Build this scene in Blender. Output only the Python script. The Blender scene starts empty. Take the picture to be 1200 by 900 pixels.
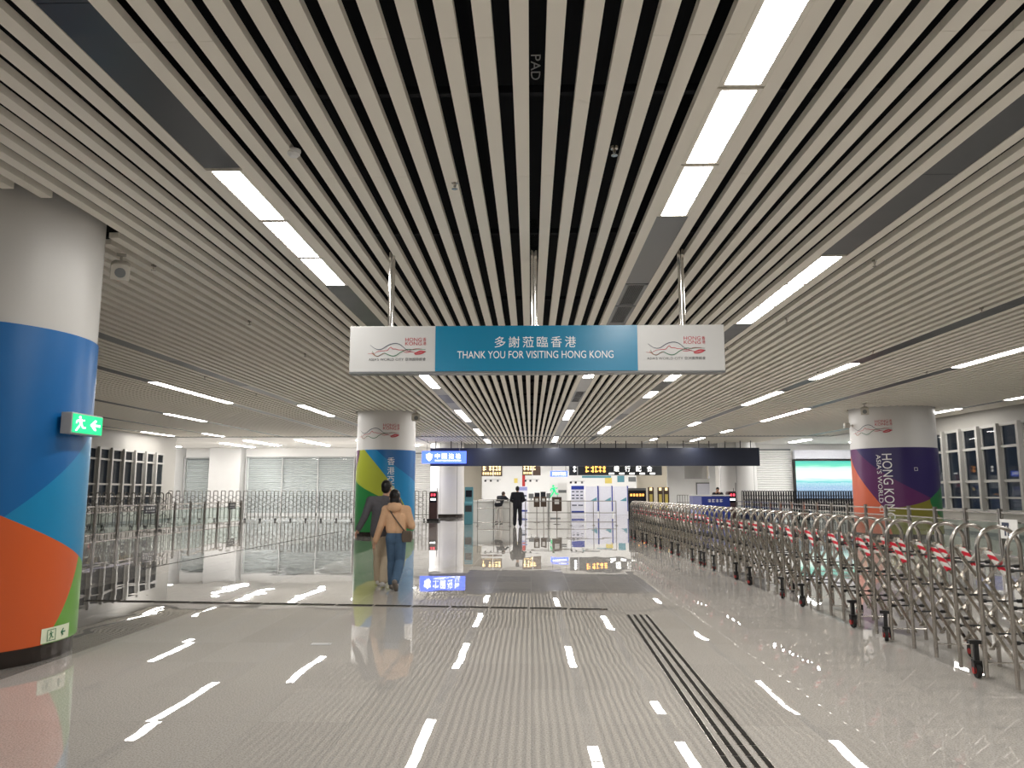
import bpy, bmesh, math, random
from mathutils import Vector, Matrix
random.seed(7)
PI = math.pi
SC = bpy.context.scene
COL = SC.collection

# ---------------------------------------------------------------- camera, world, exposure
CAM_H, FPX = 1.5, 901.0
PITCH, YAW = math.atan(127.5 / FPX), math.radians(1.385)
cam_data = bpy.data.cameras.new('camera')
cam_data.sensor_width = 36.0
cam_data.lens = 36.0 * FPX / 1200.0
cam_data.clip_end = 300
cam = bpy.data.objects.new('camera', cam_data)
COL.objects.link(cam)
cam.location = (0, 0, CAM_H)
cam.rotation_euler = (PI / 2 + PITCH, 0, YAW)
SC.camera = cam
w = bpy.data.worlds.new('night')
SC.world = w
w.use_nodes = True
w.node_tree.nodes['Background'].inputs[0].default_value = (0.035, 0.045, 0.06, 1)
w.node_tree.nodes['Background'].inputs[1].default_value = 0.6
vs = SC.view_settings
vs.view_transform = 'Standard'
try: vs.look = 'None'
except Exception: pass
vs.gamma = 1.0
vs.use_curve_mapping = False
vs.exposure = 1.35
PANEL_LIGHT = 16.0
cy = SC.cycles
cy.max_bounces, cy.diffuse_bounces, cy.glossy_bounces, cy.transparent_max_bounces = 7, 4, 4, 16
cy.caustics_reflective = False; cy.caustics_refractive = False
cy.sample_clamp_indirect = 4.0
cy.use_denoising = True
try: cy.denoising_prefilter = 'ACCURATE'
except Exception: pass

_f = Vector((-math.sin(YAW) * math.cos(PITCH), math.cos(YAW) * math.cos(PITCH), math.sin(PITCH)))
_r = Vector((math.cos(YAW), math.sin(YAW), 0))
_u = _r.cross(_f)
def at(px, py, Y):
    """world point at depth Y that lies on the sight line through pixel (px, py)"""
    d = _f + _r * ((px - 600) / FPX) + _u * ((450 - py) / FPX)
    return Vector((0, 0, CAM_H)) + d * (Y / d.y)
def zc(y): return 4.14 + 0.009 * y          # underside of the slatted ceiling

# ---------------------------------------------------------------- materials
class NT:
    def __init__(s, name):
        s.m = bpy.data.materials.new(name); s.m.use_nodes = True
        s.t = s.m.node_tree; s.n = s.t.nodes; s.l = s.t.links
        s.b = s.n['Principled BSDF']
    def new(s, t): return s.n.new(t)
    def put(s, sock, v):
        if isinstance(v, bpy.types.NodeSocket): s.l.new(v, sock)
        elif isinstance(v, (tuple, list)) and len(v) == 3 and sock.type == 'RGBA': sock.default_value = (*v, 1)
        else: sock.default_value = v
    def math(s, op, a, b=None, c=None):
        n = s.new('ShaderNodeMath'); n.operation = op
        for i, v in enumerate((a, b, c)):
            if v is not None: s.put(n.inputs[i], v)
        return n.outputs[0]
    def mix(s, f, a, b):
        n = s.new('ShaderNodeMix'); n.data_type = 'RGBA'
        s.put(n.inputs[0], f); s.put(n.inputs[6], a); s.put(n.inputs[7], b)
        return n.outputs[2]
    def obj(s): return s.new('ShaderNodeTexCoord').outputs['Object']
    def xyz(s, v):
        n = s.new('ShaderNodeSeparateXYZ'); s.l.new(v, n.inputs[0]); return n.outputs
    def vec(s, x, y, z):
        n = s.new('ShaderNodeCombineXYZ')
        for i, v in enumerate((x, y, z)): s.put(n.inputs[i], v)
        return n.outputs[0]
    def noise(s, v, scale, detail=2):
        n = s.new('ShaderNodeTexNoise'); n.inputs['Scale'].default_value = scale; n.inputs['Detail'].default_value = detail
        if v is not None: s.l.new(v, n.inputs['Vector'])
        return n
    def ramp(s, f, stops, const=False):
        n = s.new('ShaderNodeValToRGB'); s.put(n.inputs[0], f); cr = n.color_ramp
        if const: cr.interpolation = 'CONSTANT'
        while len(cr.elements) < len(stops): cr.elements.new(0.5)
        for e, (p, c) in zip(cr.elements, stops): e.position = p; e.color = (*c, 1)
        return n.outputs[0]
def srgb(r, g, b):
    return tuple(((c / 255) / 12.92 if c / 255 <= 0.04045 else ((c / 255 + 0.055) / 1.055) ** 2.4) for c in (r, g, b))
def mat(name, c, rough=0.5, metal=0.0, var=0.06, scale=8.0, spec=0.5, bump=0.0):
    t = NT(name); v = t.obj(); n = t.noise(v, scale)
    lo = tuple(x * (1 - var) for x in c); hi = tuple(min(1, x * (1 + var)) for x in c)
    t.put(t.b.inputs['Base Color'], t.mix(n.outputs[0], lo, hi))
    t.put(t.b.inputs['Roughness'], t.math('MULTIPLY_ADD', n.outputs[0], 0.1, max(0, rough - 0.05)))
    t.b.inputs['Metallic'].default_value = metal
    t.b.inputs['Specular IOR Level'].default_value = spec
    if bump:
        b = t.new('ShaderNodeBump'); b.inputs['Strength'].default_value = bump; b.inputs['Distance'].default_value = 0.01
        t.l.new(n.outputs[0], b.inputs['Height']); t.l.new(b.outputs[0], t.b.inputs['Normal'])
    return t.m
def emit(name, c, strength, var=0.03, sampled=False):
    t = NT(name); n = t.noise(t.obj(), 3)
    t.put(t.b.inputs['Base Color'], tuple(x * 0.5 for x in c))
    t.put(t.b.inputs['Emission Color'], t.mix(n.outputs[0], tuple(x * (1 - var) for x in c), c))
    t.b.inputs['Emission Strength'].default_value = strength
    t.m.cycles.emission_sampling = 'FRONT' if sampled else 'NONE'
    return t.m
def glass(name, tint=(0.96, 0.98, 0.98), refl=1.0):
    t = NT(name); t.n.remove(t.b)
    tr = t.new('ShaderNodeBsdfTransparent'); tr.inputs[0].default_value = (*tint, 1)
    gl = t.new('ShaderNodeBsdfGlossy'); gl.inputs['Roughness'].default_value = 0.02
    fr = t.new('ShaderNodeFresnel'); fr.inputs[0].default_value = 1.5
    mx = t.new('ShaderNodeMixShader')
    geo = t.new('ShaderNodeNewGeometry')
    t.put(mx.inputs[0], t.math('MULTIPLY', t.math('MULTIPLY', fr.outputs[0], refl), t.math('SUBTRACT', 1.0, geo.outputs['Backfacing'])))
    t.l.new(tr.outputs[0], mx.inputs[1]); t.l.new(gl.outputs[0], mx.inputs[2])
    t.l.new(mx.outputs[0], t.n['Material Output'].inputs[0])
    return t.m

M = {}
M['slat'] = mat('slat_aluminium', (0.92, 0.875, 0.78), 0.5, 0, 0.02, 3)
M['void'] = mat('dark_void', (0.010, 0.011, 0.014), 0.8, 0, 0.3, 2, spec=0.1)
M['pipe'] = mat('dark_pipe', (0.014, 0.015, 0.018), 0.8, 0, 0.2, 2, spec=0.1)
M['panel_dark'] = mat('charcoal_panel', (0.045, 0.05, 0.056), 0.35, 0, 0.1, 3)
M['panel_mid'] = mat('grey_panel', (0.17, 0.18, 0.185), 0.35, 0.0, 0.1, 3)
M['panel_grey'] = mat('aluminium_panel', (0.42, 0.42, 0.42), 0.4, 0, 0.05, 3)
M['light'] = emit('lit_diffuser', (1.0, 0.97, 0.93), PANEL_LIGHT, 0.0, True)
M['light_hall'] = emit('lit_hall_diffuser', (1.0, 0.98, 0.95), PANEL_LIGHT * 2.2, 0.0, True)
M['white'] = mat('white_paint', (0.86, 0.86, 0.85), 0.5, 0, 0.03, 2)
M['ceil_white'] = mat('white_ceiling_paint', (0.7, 0.69, 0.67), 0.6, 0, 0.03, 2)
M['wall'] = mat('wall_panel', (0.82, 0.81, 0.79), 0.45, 0, 0.03, 1)
M['wall_mid'] = mat('pier_paint', (0.48, 0.475, 0.465), 0.5, 0, 0.03, 1)
M['wall_grey'] = mat('grey_wall', (0.36, 0.35, 0.33), 0.55, 0, 0.04, 1)
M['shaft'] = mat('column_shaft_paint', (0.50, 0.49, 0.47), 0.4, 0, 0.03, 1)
M['clad'] = mat('column_cladding', (0.72, 0.71, 0.70), 0.35, 0, 0.03, 1)
M['seam'] = mat('seam_shadow_gap', (0.2, 0.2, 0.2), 0.6)
M['slot'] = mat('matte_dark_slot', (0.03, 0.028, 0.025), 0.85, 0, 0.2, 20, spec=0.1)
M['base_band'] = mat('dark_bronze_band', (0.055, 0.045, 0.04), 0.18, 0.6, 0.15, 6)
M['steel'] = mat('brushed_steel', (0.55, 0.52, 0.48), 0.22, 1.0, 0.1, 30)
M['steel_dark'] = mat('dull_steel', (0.30, 0.285, 0.265), 0.35, 1.0, 0.15, 20)
M['steel_bright'] = mat('polished_steel', (0.72, 0.70, 0.67), 0.15, 1.0, 0.08, 30)
M['gate_dark'] = mat('dark_gate_steel', (0.16, 0.155, 0.15), 0.4, 0.7, 0.1, 20)
M['gate_black'] = mat('black_gate_paint', (0.022, 0.024, 0.032), 0.5, 0, 0.1, 20)
M['black'] = mat('black_plastic', (0.015, 0.015, 0.016), 0.45, 0, 0.2, 10)
M['rubber'] = mat('black_rubber', (0.02, 0.02, 0.02), 0.7, 0, 0.2, 20)
M['red'] = mat('red_plastic', (0.5, 0.03, 0.03), 0.45)
M['navy'] = mat('navy_fascia', (0.022, 0.028, 0.05), 0.35, 0, 0.08, 1)
M['sign_white'] = mat('sign_white', (0.60, 0.60, 0.59), 0.35, 0, 0.02, 2)
M['sign_blue'] = mat('sign_teal_blue', srgb(20, 128, 168), 0.25, 0, 0.03, 1)
M['ink_white'] = mat('white_lettering', (0.9, 0.9, 0.9), 0.5, 0, 0.02)
M['ink_red'] = mat('red_print', srgb(190, 70, 80), 0.5)
M['ink_dark'] = mat('dark_print', (0.06, 0.06, 0.065), 0.5)
M['ink_navy'] = mat('navy_print', srgb(50, 60, 85), 0.5)
M['ink_orange'] = mat('orange_print', srgb(205, 120, 85), 0.5)
M['ink_green'] = mat('green_print', srgb(20, 110, 70), 0.5)
M['speaker'] = mat('beige_plastic', (0.56, 0.53, 0.47), 0.5)
M['glass'] = glass('clear_glass')
M['glass_fence'] = glass('fence_glass', (0.86, 0.92, 0.90))
M['glass_dark'] = glass('night_glass', (0.55, 0.6, 0.66))
M['wall_side'] = mat('side_wall_paint', (0.40, 0.385, 0.355), 0.6, 0, 0.04, 1)
M['frame_white'] = mat('window_frame_paint', (0.43, 0.42, 0.395), 0.45, 0, 0.04, 3)
M['brown'] = mat('brown_board', (0.075, 0.045, 0.03), 0.5)
M['gold'] = emit('gold_letters', (1.0, 0.76, 0.36), 1.0)
M['amber'] = emit('amber_letters', (1.0, 0.45, 0.10), 1.1)
M['glow_white'] = emit('lit_letters', (1.0, 0.98, 0.92), 1.4)
M['glow_blue'] = emit('lit_blue_face', srgb(80, 110, 245), 1.0, 0.03, True)
M['glow_green'] = emit('lit_green_face', srgb(20, 190, 115), 0.75)
M['glow_red'] = emit('red_led', (1.0, 0.08, 0.12), 1.0)
M['blue_paint'] = mat('blue_paint', srgb(40, 60, 150), 0.4)
M['pale_blue'] = mat('pale_blue_board', srgb(222, 223, 234), 0.4)
M['lavender'] = mat('lavender_board', srgb(150, 155, 205), 0.4)
M['teal'] = mat('teal_enamel', srgb(90, 150, 165), 0.4)
M['cream'] = mat('cream_wall', (0.80, 0.74, 0.62), 0.5, 0, 0.03, 1)
M['yellow'] = mat('yellow_paper', srgb(225, 205, 110), 0.6)
M['maroon'] = mat('maroon_housing', (0.10, 0.055, 0.055), 0.35, 0.3)
M['screen_off'] = mat('dark_screen', (0.02, 0.022, 0.03), 0.15)
M['paper'] = mat('white_paper', (0.8, 0.8, 0.78), 0.6)
M['sticker'] = mat('pale_sticker', srgb(225, 232, 205), 0.5)

# ---------------------------------------------------------------- mesh helpers
class MB:
    def __init__(s): s.v, s.f, s.mi = [], [], []
    def add(s, vs_, fs, mi=0):
        o = len(s.v); s.v += [tuple(p) for p in vs_]
        s.f += [tuple(i + o for i in f) for f in fs]; s.mi += [mi] * len(fs)
        return s
    def box(s, x0, x1, y0, y1, z0, z1, mi=0):
        return s.add([(x, y, z) for z in (z0, z1) for y in (y0, y1) for x in (x0, x1)],
                     [(0, 2, 3, 1), (4, 5, 7, 6), (0, 1, 5, 4), (2, 6, 7, 3), (0, 4, 6, 2), (1, 3, 7, 5)], mi)
    def bar(s, p0, p1, wd, ht, mi=0, up=(0, 0, 1)):
        p0, p1 = Vector(p0), Vector(p1); d = (p1 - p0).normalized()
        a = d.cross(Vector(up))
        if a.length < 1e-4: a = d.cross(Vector((1, 0, 0)))
        a.normalize(); b = a.cross(d)
        vs_ = [p + a * sx * wd / 2 + b * sz * ht / 2 for p in (p0, p1) for sz in (-1, 1) for sx in (-1, 1)]
        return s.add(vs_, [(0, 1, 3, 2), (4, 6, 7, 5), (0, 4, 5, 1), (2, 3, 7, 6), (0, 2, 6, 4), (1, 5, 7, 3)], mi)
    def tube(s, path, r, seg=8, mi=0, rx=None):
        P = [Vector(p) for p in path]; n = len(P); vs_ = []
        ref = None
        for i, p in enumerate(P):
            t = (P[min(i + 1, n - 1)] - P[max(i - 1, 0)]).normalized()
            if ref is None:
                ref = t.cross(Vector((0, 0, 1)))
                if ref.length < 0.05: ref = t.cross(Vector((0, 1, 0)))
            ref = (ref - t * ref.dot(t)).normalized(); b = t.cross(ref)
            rr = r[i] if isinstance(r, (list, tuple)) else r
            for k in range(seg):
                a = 2 * PI * k / seg
                vs_.append(p + ref * math.cos(a) * rr + b * math.sin(a) * rr)
        fs = [(i * seg + k, i * seg + (k + 1) % seg, (i + 1) * seg + (k + 1) % seg, (i + 1) * seg + k) for i in range(n - 1) for k in range(seg)]
        fs += [tuple(range(seg))[::-1], tuple((n - 1) * seg + k for k in range(seg))]
        return s.add(vs_, fs, mi)
    def cyl(s, p0, p1, r, seg=16, mi=0): return s.tube([p0, p1], r, seg, mi)
    def lathe(s, prof, seg=48, mi=0, c=(0, 0, 0), cap=True):
        vs_ = [(c[0] + r * math.cos(2 * PI * k / seg), c[1] + r * math.sin(2 * PI * k / seg), c[2] + z) for r, z in prof for k in range(seg)]
        n = len(prof)
        fs = [(i * seg + k, i * seg + (k + 1) % seg, (i + 1) * seg + (k + 1) % seg, (i + 1) * seg + k) for i in range(n - 1) for k in range(seg)]
        if cap: fs += [tuple(range(seg))[::-1], tuple((n - 1) * seg + k for k in range(seg))]
        return s.add(vs_, fs, mi)
    def prism(s, poly, fn, d0, d1, mi=0):
        """2-D outline extruded: fn(a, b, d) -> point"""
        n = len(poly)
        vs_ = [fn(a, b, d0) for a, b in poly] + [fn(a, b, d1) for a, b in poly]
        fs = [tuple(range(n))[::-1], tuple(range(n, 2 * n))] + [(i, (i + 1) % n, n + (i + 1) % n, n + i) for i in range(n)]
        return s.add(vs_, fs, mi)
    def sphere(s, c, r, seg=12, rings=8, mi=0, sc=(1, 1, 1)):
        vs_ = []; 
        for i in range(rings + 1):
            a = PI * i / rings
            for k in range(seg):
                b = 2 * PI * k / seg
                vs_.append((c[0] + r * sc[0] * math.sin(a) * math.cos(b), c[1] + r * sc[1] * math.sin(a) * math.sin(b), c[2] + r * sc[2] * math.cos(a)))
        fs = [(i * seg + k, (i + 1) * seg + k, (i + 1) * seg + (k + 1) % seg, i * seg + (k + 1) % seg) for i in range(rings) for k in range(seg)]
        return s.add(vs_, fs, mi)
    def mesh(s, name, mats):
        me = bpy.data.meshes.new(name)
        me.from_pydata(s.v, [], s.f); me.update()
        for m in mats if isinstance(mats, (list, tuple)) else [mats]: me.materials.append(M[m] if isinstance(m, str) else m)
        me.polygons.foreach_set('material_index', s.mi)
        me.validate()
        return me
def link(name, me, parent=None, smooth=True, loc=None):
    if smooth:
        me.polygons.foreach_set('use_smooth', [True] * len(me.polygons))
        me.set_sharp_from_angle(angle=math.radians(38))
    o = bpy.data.objects.new(name, me); COL.objects.link(o)
    if parent is not None: o.parent = parent
    if loc is not None: o.location = loc
    return o
def build(mb, name, mats, parent=None, loc=None, bevel=0, smooth=True):
    o = link(name, mb.mesh(name, mats), parent, smooth, loc)
    if bevel:
        b = o.modifiers.new('edge', 'BEVEL'); b.width = bevel; b.segments = 2; b.limit_method = 'ANGLE'
    return o
def tag(o, label=None, cat=None, group=None, kind=None):
    if label: o['label'] = label
    if cat: o['category'] = cat
    if group: o['group'] = group
    if kind: o['kind'] = kind
    return o
def thing(name, label, cat, loc=(0, 0, 0), rotz=0, group=None):
    o = bpy.data.objects.new(name, None); COL.objects.link(o); o.empty_display_size = 0.2
    o.location = loc; o.rotation_euler = (0, 0, rotz)
    return tag(o, label, cat, group)
def copy_obj(o, parent=None, loc=None):
    c = o.copy(); COL.objects.link(c)
    if parent is not None: c.parent = parent
    if loc is not None: c.location = loc
    return c
def struct(mb, name, mats, parent=None, smooth=False):
    o = build(mb, name, mats, parent, smooth=smooth)
    if parent is None: o['kind'] = 'structure'
    return o
ORD = ['nearest', 'second', 'third', 'fourth', 'fifth', 'sixth', 'seventh', 'eighth', 'ninth', 'tenth', 'eleventh', 'twelfth', 'thirteenth',
       'fourteenth', 'fifteenth', 'sixteenth', 'seventeenth', 'eighteenth', 'nineteenth', 'twentieth', 'twenty-first', 'twenty-second']

_tc = {}
def text_geo(body):
    """outline triangles of a line of lettering, 1 unit em: (points, faces, width, y0, y1)"""
    if body not in _tc:
        c = bpy.data.curves.new('lettering', 'FONT'); c.body = body; c.size = 1; c.resolution_u = 3
        o = bpy.data.objects.new('lettering', c); COL.objects.link(o)
        bpy.context.view_layer.update()
        me = bpy.data.meshes.new_from_object(o.evaluated_get(bpy.context.evaluated_depsgraph_get()))
        vs_ = [(v.co.x, v.co.y) for v in me.vertices]; fs = [tuple(p.vertices) for p in me.polygons]
        bpy.data.objects.remove(o); bpy.data.curves.remove(c); bpy.data.meshes.remove(me)
        x0, x1 = min(p[0] for p in vs_), max(p[0] for p in vs_); y0, y1 = min(p[1] for p in vs_), max(p[1] for p in vs_)
        _tc[body] = ([((x - x0), (y - y0)) for x, y in vs_], fs, x1 - x0, y1 - y0)
    return _tc[body]
def lettering(mb, body, fn, a0, b0, wd, ht, mi=0):
    """lettering stretched into the box a0..a0+wd, b0..b0+ht; fn(a, b) -> point"""
    vs_, fs, W, H = text_geo(body)
    return mb.add([fn(a0 + x / W * wd, b0 + y / H * ht) for x, y in vs_], fs, mi)
def ribbon(mb, pts, wd, fn, mi=0):
    """a brush line along 2-D pts, tapered; fn(a, b) -> point"""
    # Catmull-Rom smoothing
    P = [Vector((*p, 0)) for p in pts]; Q = []
    for i in range(len(P) - 1):
        p0, p1, p2, p3 = P[max(i - 1, 0)], P[i], P[i + 1], P[min(i + 2, len(P) - 1)]
        for k in range(5):
            t = k / 5
            Q.append(0.5 * ((2 * p1) + (p2 - p0) * t + (2 * p0 - 5 * p1 + 4 * p2 - p3) * t * t + (3 * p1 - p0 - 3 * p2 + p3) * t ** 3))
    Q.append(P[-1]); n = len(Q); vs_ = []
    for i, q in enumerate(Q):
        t = (Q[min(i + 1, n - 1)] - Q[max(i - 1, 0)]).normalized(); nrm = Vector((-t.y, t.x, 0))
        h = wd / 2 * (0.45 + 0.55 * math.sin(PI * min(1, max(0, i / (n - 1)))))
        for sg in (-1, 1): vs_.append(fn(*(q + nrm * h * sg)[:2]))
    return mb.add(vs_, [(2 * i, 2 * i + 2, 2 * i + 3, 2 * i + 1) for i in range(n - 1)], mi)
def wave_logo(parent, fn, width, tagline=True):
    """the red, blue and gold wave emblem with its lettering; fn(a, b) maps logo metres (origin at its lower left) to a point"""
    k = width / 745.0
    g = lambda x, y: ((x - 245) * k, (525 - y) * k)
    mb = MB()
    ribbon(mb, [g(*p) for p in ((270, 322), (330, 365), (380, 380), (430, 370), (500, 325), (560, 305), (610, 302), (660, 320), (710, 360), (760, 395), (820, 412))], 9 * k, fn, 0)
    ribbon(mb, [g(*p) for p in ((300, 400), (330, 450), (375, 468), (420, 440), (460, 428), (510, 450), (560, 465), (610, 455), (660, 420), (720, 390), (760, 378), (820, 384), (880, 377), (985, 382))], 9 * k, fn, 3)
    ribbon(mb, [g(*p) for p in ((245, 432), (320, 432), (370, 405), (430, 397), (490, 392), (515, 365), (540, 350), (560, 372), (600, 374), (640, 386), (690, 388), (760, 400), (850, 372), (940, 376))], 8 * k, fn, 1)
    ribbon(mb, [g(*p) for p in ((290, 415), (330, 455), (375, 466), (420, 442), (470, 425))], 8 * k, fn, 2)
    for pts, wd in ((((840, 438), (880, 420), (930, 405), (990, 412)), 22), (((850, 446), (900, 440), (950, 425), (985, 408)), 20), (((700, 412), (740, 420), (800, 412), (870, 425)), 8)):
        ribbon(mb, [g(*p) for p in pts], wd * k, fn, 1)
    a, b = g(722, 275); lettering(mb, 'HONG', fn, a, b, 212 * k, 46 * k, 1)
    a, b = g(722, 327); lettering(mb, 'KONG', fn, a, b, 212 * k, 46 * k, 1)
    a, b = g(948, 275); lettering(mb, '香', fn, a, b, 44 * k, 46 * k, 1)
    a, b = g(948, 327); lettering(mb, '港', fn, a, b, 44 * k, 46 * k, 1)
    if tagline:
        a, b = g(255, 525); lettering(mb, "ASIA'S WORLD CITY", fn, a, b, 450 * k, 32 * k, 4)
        a, b = g(725, 527); lettering(mb, '亞洲國際都會', fn, a, b, 265 * k, 38 * k, 4)
    return build(mb, 'logo', ['ink_navy', 'ink_red', 'ink_orange', 'ink_green', 'ink_dark'], parent, smooth=False)
def glyph_row(mb, fn, a0, a1, b0, b1, n, mi, seed=0):
    """a row of small square-ish characters too far off to read"""
    rnd = random.Random(seed); wd = (a1 - a0) / n
    for i in range(n):
        x = a0 + i * wd + wd * 0.12; ww = wd * 0.76; h = b1 - b0
        for q in range(4):
            if q % 2 == 0:
                z = b0 + h * (0.08 + 0.27 * q + rnd.random() * 0.15); vs_ = [(x, z), (x + ww, z), (x + ww, z + h * 0.17), (x, z + h * 0.17)]
            else:
                xx = x + ww * rnd.uniform(0.1, 0.7); vs_ = [(xx, b0), (xx + ww * 0.2, b0), (xx + ww * 0.2, b1), (xx, b1)]
            mb.add([fn(*p) for p in vs_], [(0, 1, 2, 3)], mi)

# ---------------------------------------------------------------- floor
def floor_material():
    t = NT('polished_granite_tiles'); v = t.obj(); x, y, z = t.xyz(v)
    tx = t.math('DIVIDE', x, 0.6); ty = t.math('DIVIDE', t.math('SUBTRACT', y, 5.3), 0.9)
    ix, iy = t.math('FLOOR', tx), t.math('FLOOR', ty)
    fx, fy = t.math('FRACT', tx), t.math('FRACT', ty)
    wn = t.new('ShaderNodeTexWhiteNoise'); wn.noise_dimensions = '2D'
    t.l.new(t.vec(ix, iy, 0.0), wn.inputs['Vector'])
    speck = t.noise(v, 90, 3); sp2 = t.noise(v, 260, 2)
    col = t.ramp(speck.outputs[0], [(0.30, (0.33, 0.312, 0.288)), (0.5, (0.50, 0.475, 0.44)), (0.72, (0.60, 0.575, 0.54))])
    col = t.mix(t.math('MULTIPLY', t.math('GREATER_THAN', sp2.outputs[0], 0.62), 0.55), col, (0.13, 0.12, 0.11))
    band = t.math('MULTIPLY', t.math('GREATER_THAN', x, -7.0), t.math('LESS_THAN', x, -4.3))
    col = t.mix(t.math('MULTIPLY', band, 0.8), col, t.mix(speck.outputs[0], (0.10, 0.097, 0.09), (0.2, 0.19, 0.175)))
    hv = t.new('ShaderNodeHueSaturation'); t.l.new(col, hv.inputs['Color'])
    t.put(hv.inputs['Value'], t.math('MULTIPLY_ADD', wn.outputs[0], 0.10, 0.95))
    # joints: about 4 mm
    jx = t.math('LESS_THAN', t.math('MINIMUM', fx, t.math('SUBTRACT', 1.0, fx)), 0.0028)
    jy = t.math('LESS_THAN', t.math('MINIMUM', fy, t.math('SUBTRACT', 1.0, fy)), 0.0022)
    j = t.math('MAXIMUM', jx, jy)
    t.put(t.b.inputs['Base Color'], t.mix(t.math('MULTIPLY', j, 0.75), hv.outputs[0], (0.05, 0.047, 0.043)))
    t.put(t.b.inputs['Roughness'], t.math('MULTIPLY_ADD', j, 0.4, 0.009))
    t.b.inputs['IOR'].default_value = 1.52
    # every tile is laid a hair out of level and its polish waves a little
    wav = t.noise(v, 1.6, 1); wav2 = t.noise(v, 5.0, 1)
    def centred(c, k):
        n = t.new('ShaderNodeVectorMath'); n.operation = 'SUBTRACT'; t.l.new(c, n.inputs[0]); n.inputs[1].default_value = (0.5, 0.5, 0.5)
        m = t.new('ShaderNodeVectorMath'); m.operation = 'MULTIPLY'; t.l.new(n.outputs[0], m.inputs[0]); m.inputs[1].default_value = (k, k, 0)
        return m.outputs[0]
    def vadd(a, b):
        n = t.new('ShaderNodeVectorMath'); n.operation = 'ADD'; t.put(n.inputs[0], a); t.put(n.inputs[1], b); return n.outputs[0]
    nv = vadd(vadd(centred(wn.outputs['Color'], 0.0036), centred(wav.outputs['Color'], 0.0075)), vadd(centred(wav2.outputs['Color'], 0.0012), (0.0, 0.0, 1.0)))
    nn = t.new('ShaderNodeVectorMath'); nn.operation = 'NORMALIZE'; t.l.new(nv, nn.inputs[0])
    t.l.new(nn.outputs[0], t.b.inputs['Normal'])
    return t.m
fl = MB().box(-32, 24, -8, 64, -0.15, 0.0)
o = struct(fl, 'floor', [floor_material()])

# ---------------------------------------------------------------- ceiling
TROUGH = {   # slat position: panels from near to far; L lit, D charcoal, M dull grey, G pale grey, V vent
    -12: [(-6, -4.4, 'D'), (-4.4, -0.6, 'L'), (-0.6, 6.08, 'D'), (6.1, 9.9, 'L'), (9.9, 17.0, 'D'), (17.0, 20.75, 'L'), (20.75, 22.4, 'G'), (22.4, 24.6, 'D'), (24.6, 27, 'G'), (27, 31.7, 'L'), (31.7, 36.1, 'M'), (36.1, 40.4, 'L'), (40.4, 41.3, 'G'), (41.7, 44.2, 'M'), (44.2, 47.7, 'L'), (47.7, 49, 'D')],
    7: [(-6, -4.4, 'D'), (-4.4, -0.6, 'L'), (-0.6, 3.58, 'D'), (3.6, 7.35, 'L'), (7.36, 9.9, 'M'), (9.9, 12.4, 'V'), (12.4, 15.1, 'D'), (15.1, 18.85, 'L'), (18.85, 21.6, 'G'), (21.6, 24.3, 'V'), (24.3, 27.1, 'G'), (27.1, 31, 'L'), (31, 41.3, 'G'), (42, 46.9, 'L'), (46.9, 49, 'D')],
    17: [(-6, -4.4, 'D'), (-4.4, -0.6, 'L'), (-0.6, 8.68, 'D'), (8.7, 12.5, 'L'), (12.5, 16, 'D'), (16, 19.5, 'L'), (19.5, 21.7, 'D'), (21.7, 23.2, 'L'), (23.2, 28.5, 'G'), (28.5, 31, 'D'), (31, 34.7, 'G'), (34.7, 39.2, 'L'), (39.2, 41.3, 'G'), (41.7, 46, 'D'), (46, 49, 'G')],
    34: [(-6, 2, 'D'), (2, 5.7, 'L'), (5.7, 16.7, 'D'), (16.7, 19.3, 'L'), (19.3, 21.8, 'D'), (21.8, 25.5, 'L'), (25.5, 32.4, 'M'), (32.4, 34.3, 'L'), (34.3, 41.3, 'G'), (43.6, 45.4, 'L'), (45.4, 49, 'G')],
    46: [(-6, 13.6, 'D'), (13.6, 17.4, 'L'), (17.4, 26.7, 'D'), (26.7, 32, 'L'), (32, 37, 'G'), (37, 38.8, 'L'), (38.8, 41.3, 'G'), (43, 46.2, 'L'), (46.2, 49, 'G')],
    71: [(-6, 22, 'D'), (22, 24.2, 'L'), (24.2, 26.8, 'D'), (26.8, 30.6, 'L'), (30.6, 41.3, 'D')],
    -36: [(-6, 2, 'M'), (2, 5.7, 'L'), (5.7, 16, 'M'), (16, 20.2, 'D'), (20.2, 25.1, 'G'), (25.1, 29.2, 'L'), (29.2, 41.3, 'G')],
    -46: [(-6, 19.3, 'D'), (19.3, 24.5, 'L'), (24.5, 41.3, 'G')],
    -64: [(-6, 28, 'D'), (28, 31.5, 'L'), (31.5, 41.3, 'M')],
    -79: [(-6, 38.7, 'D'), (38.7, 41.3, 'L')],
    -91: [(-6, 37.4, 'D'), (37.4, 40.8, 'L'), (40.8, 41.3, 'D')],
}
STRIP = {-12: 'strip left of the hanging sign', 7: 'strip right of centre above the tactile strip', 17: 'strip just right of the hanging sign', 34: 'second strip right of the hanging sign',
         46: 'third strip right of the hanging sign', 71: 'strip along the right window wall', -36: 'first strip left of the round columns', -46: 'second strip left of the round columns',
         -64: 'third strip left of the round columns', -79: 'fourth strip left of the round columns', -91: 'strip along the left window wall'}
def kx(k): return -0.11 + 0.21 * k
SLOPE = math.atan(0.009)
ceil = MB()
def slab(mb, x0, x1, y0, y1, dz0, dz1, mi=0):
    a, b = zc(y0), zc(y1)
    mb.add([(x0, y0, a + dz0), (x1, y0, a + dz0), (x0, y1, b + dz0), (x1, y1, b + dz0), (x0, y0, a + dz1), (x1, y0, a + dz1), (x0, y1, b + dz1), (x1, y1, b + dz1)],
           [(0, 2, 3, 1), (4, 5, 7, 6), (0, 1, 5, 4), (2, 6, 7, 3), (0, 4, 6, 2), (1, 3, 7, 5)], mi)
slab(ceil, -20.0, 16.15, -8, 49.2, 0.75, 0.9)
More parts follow.
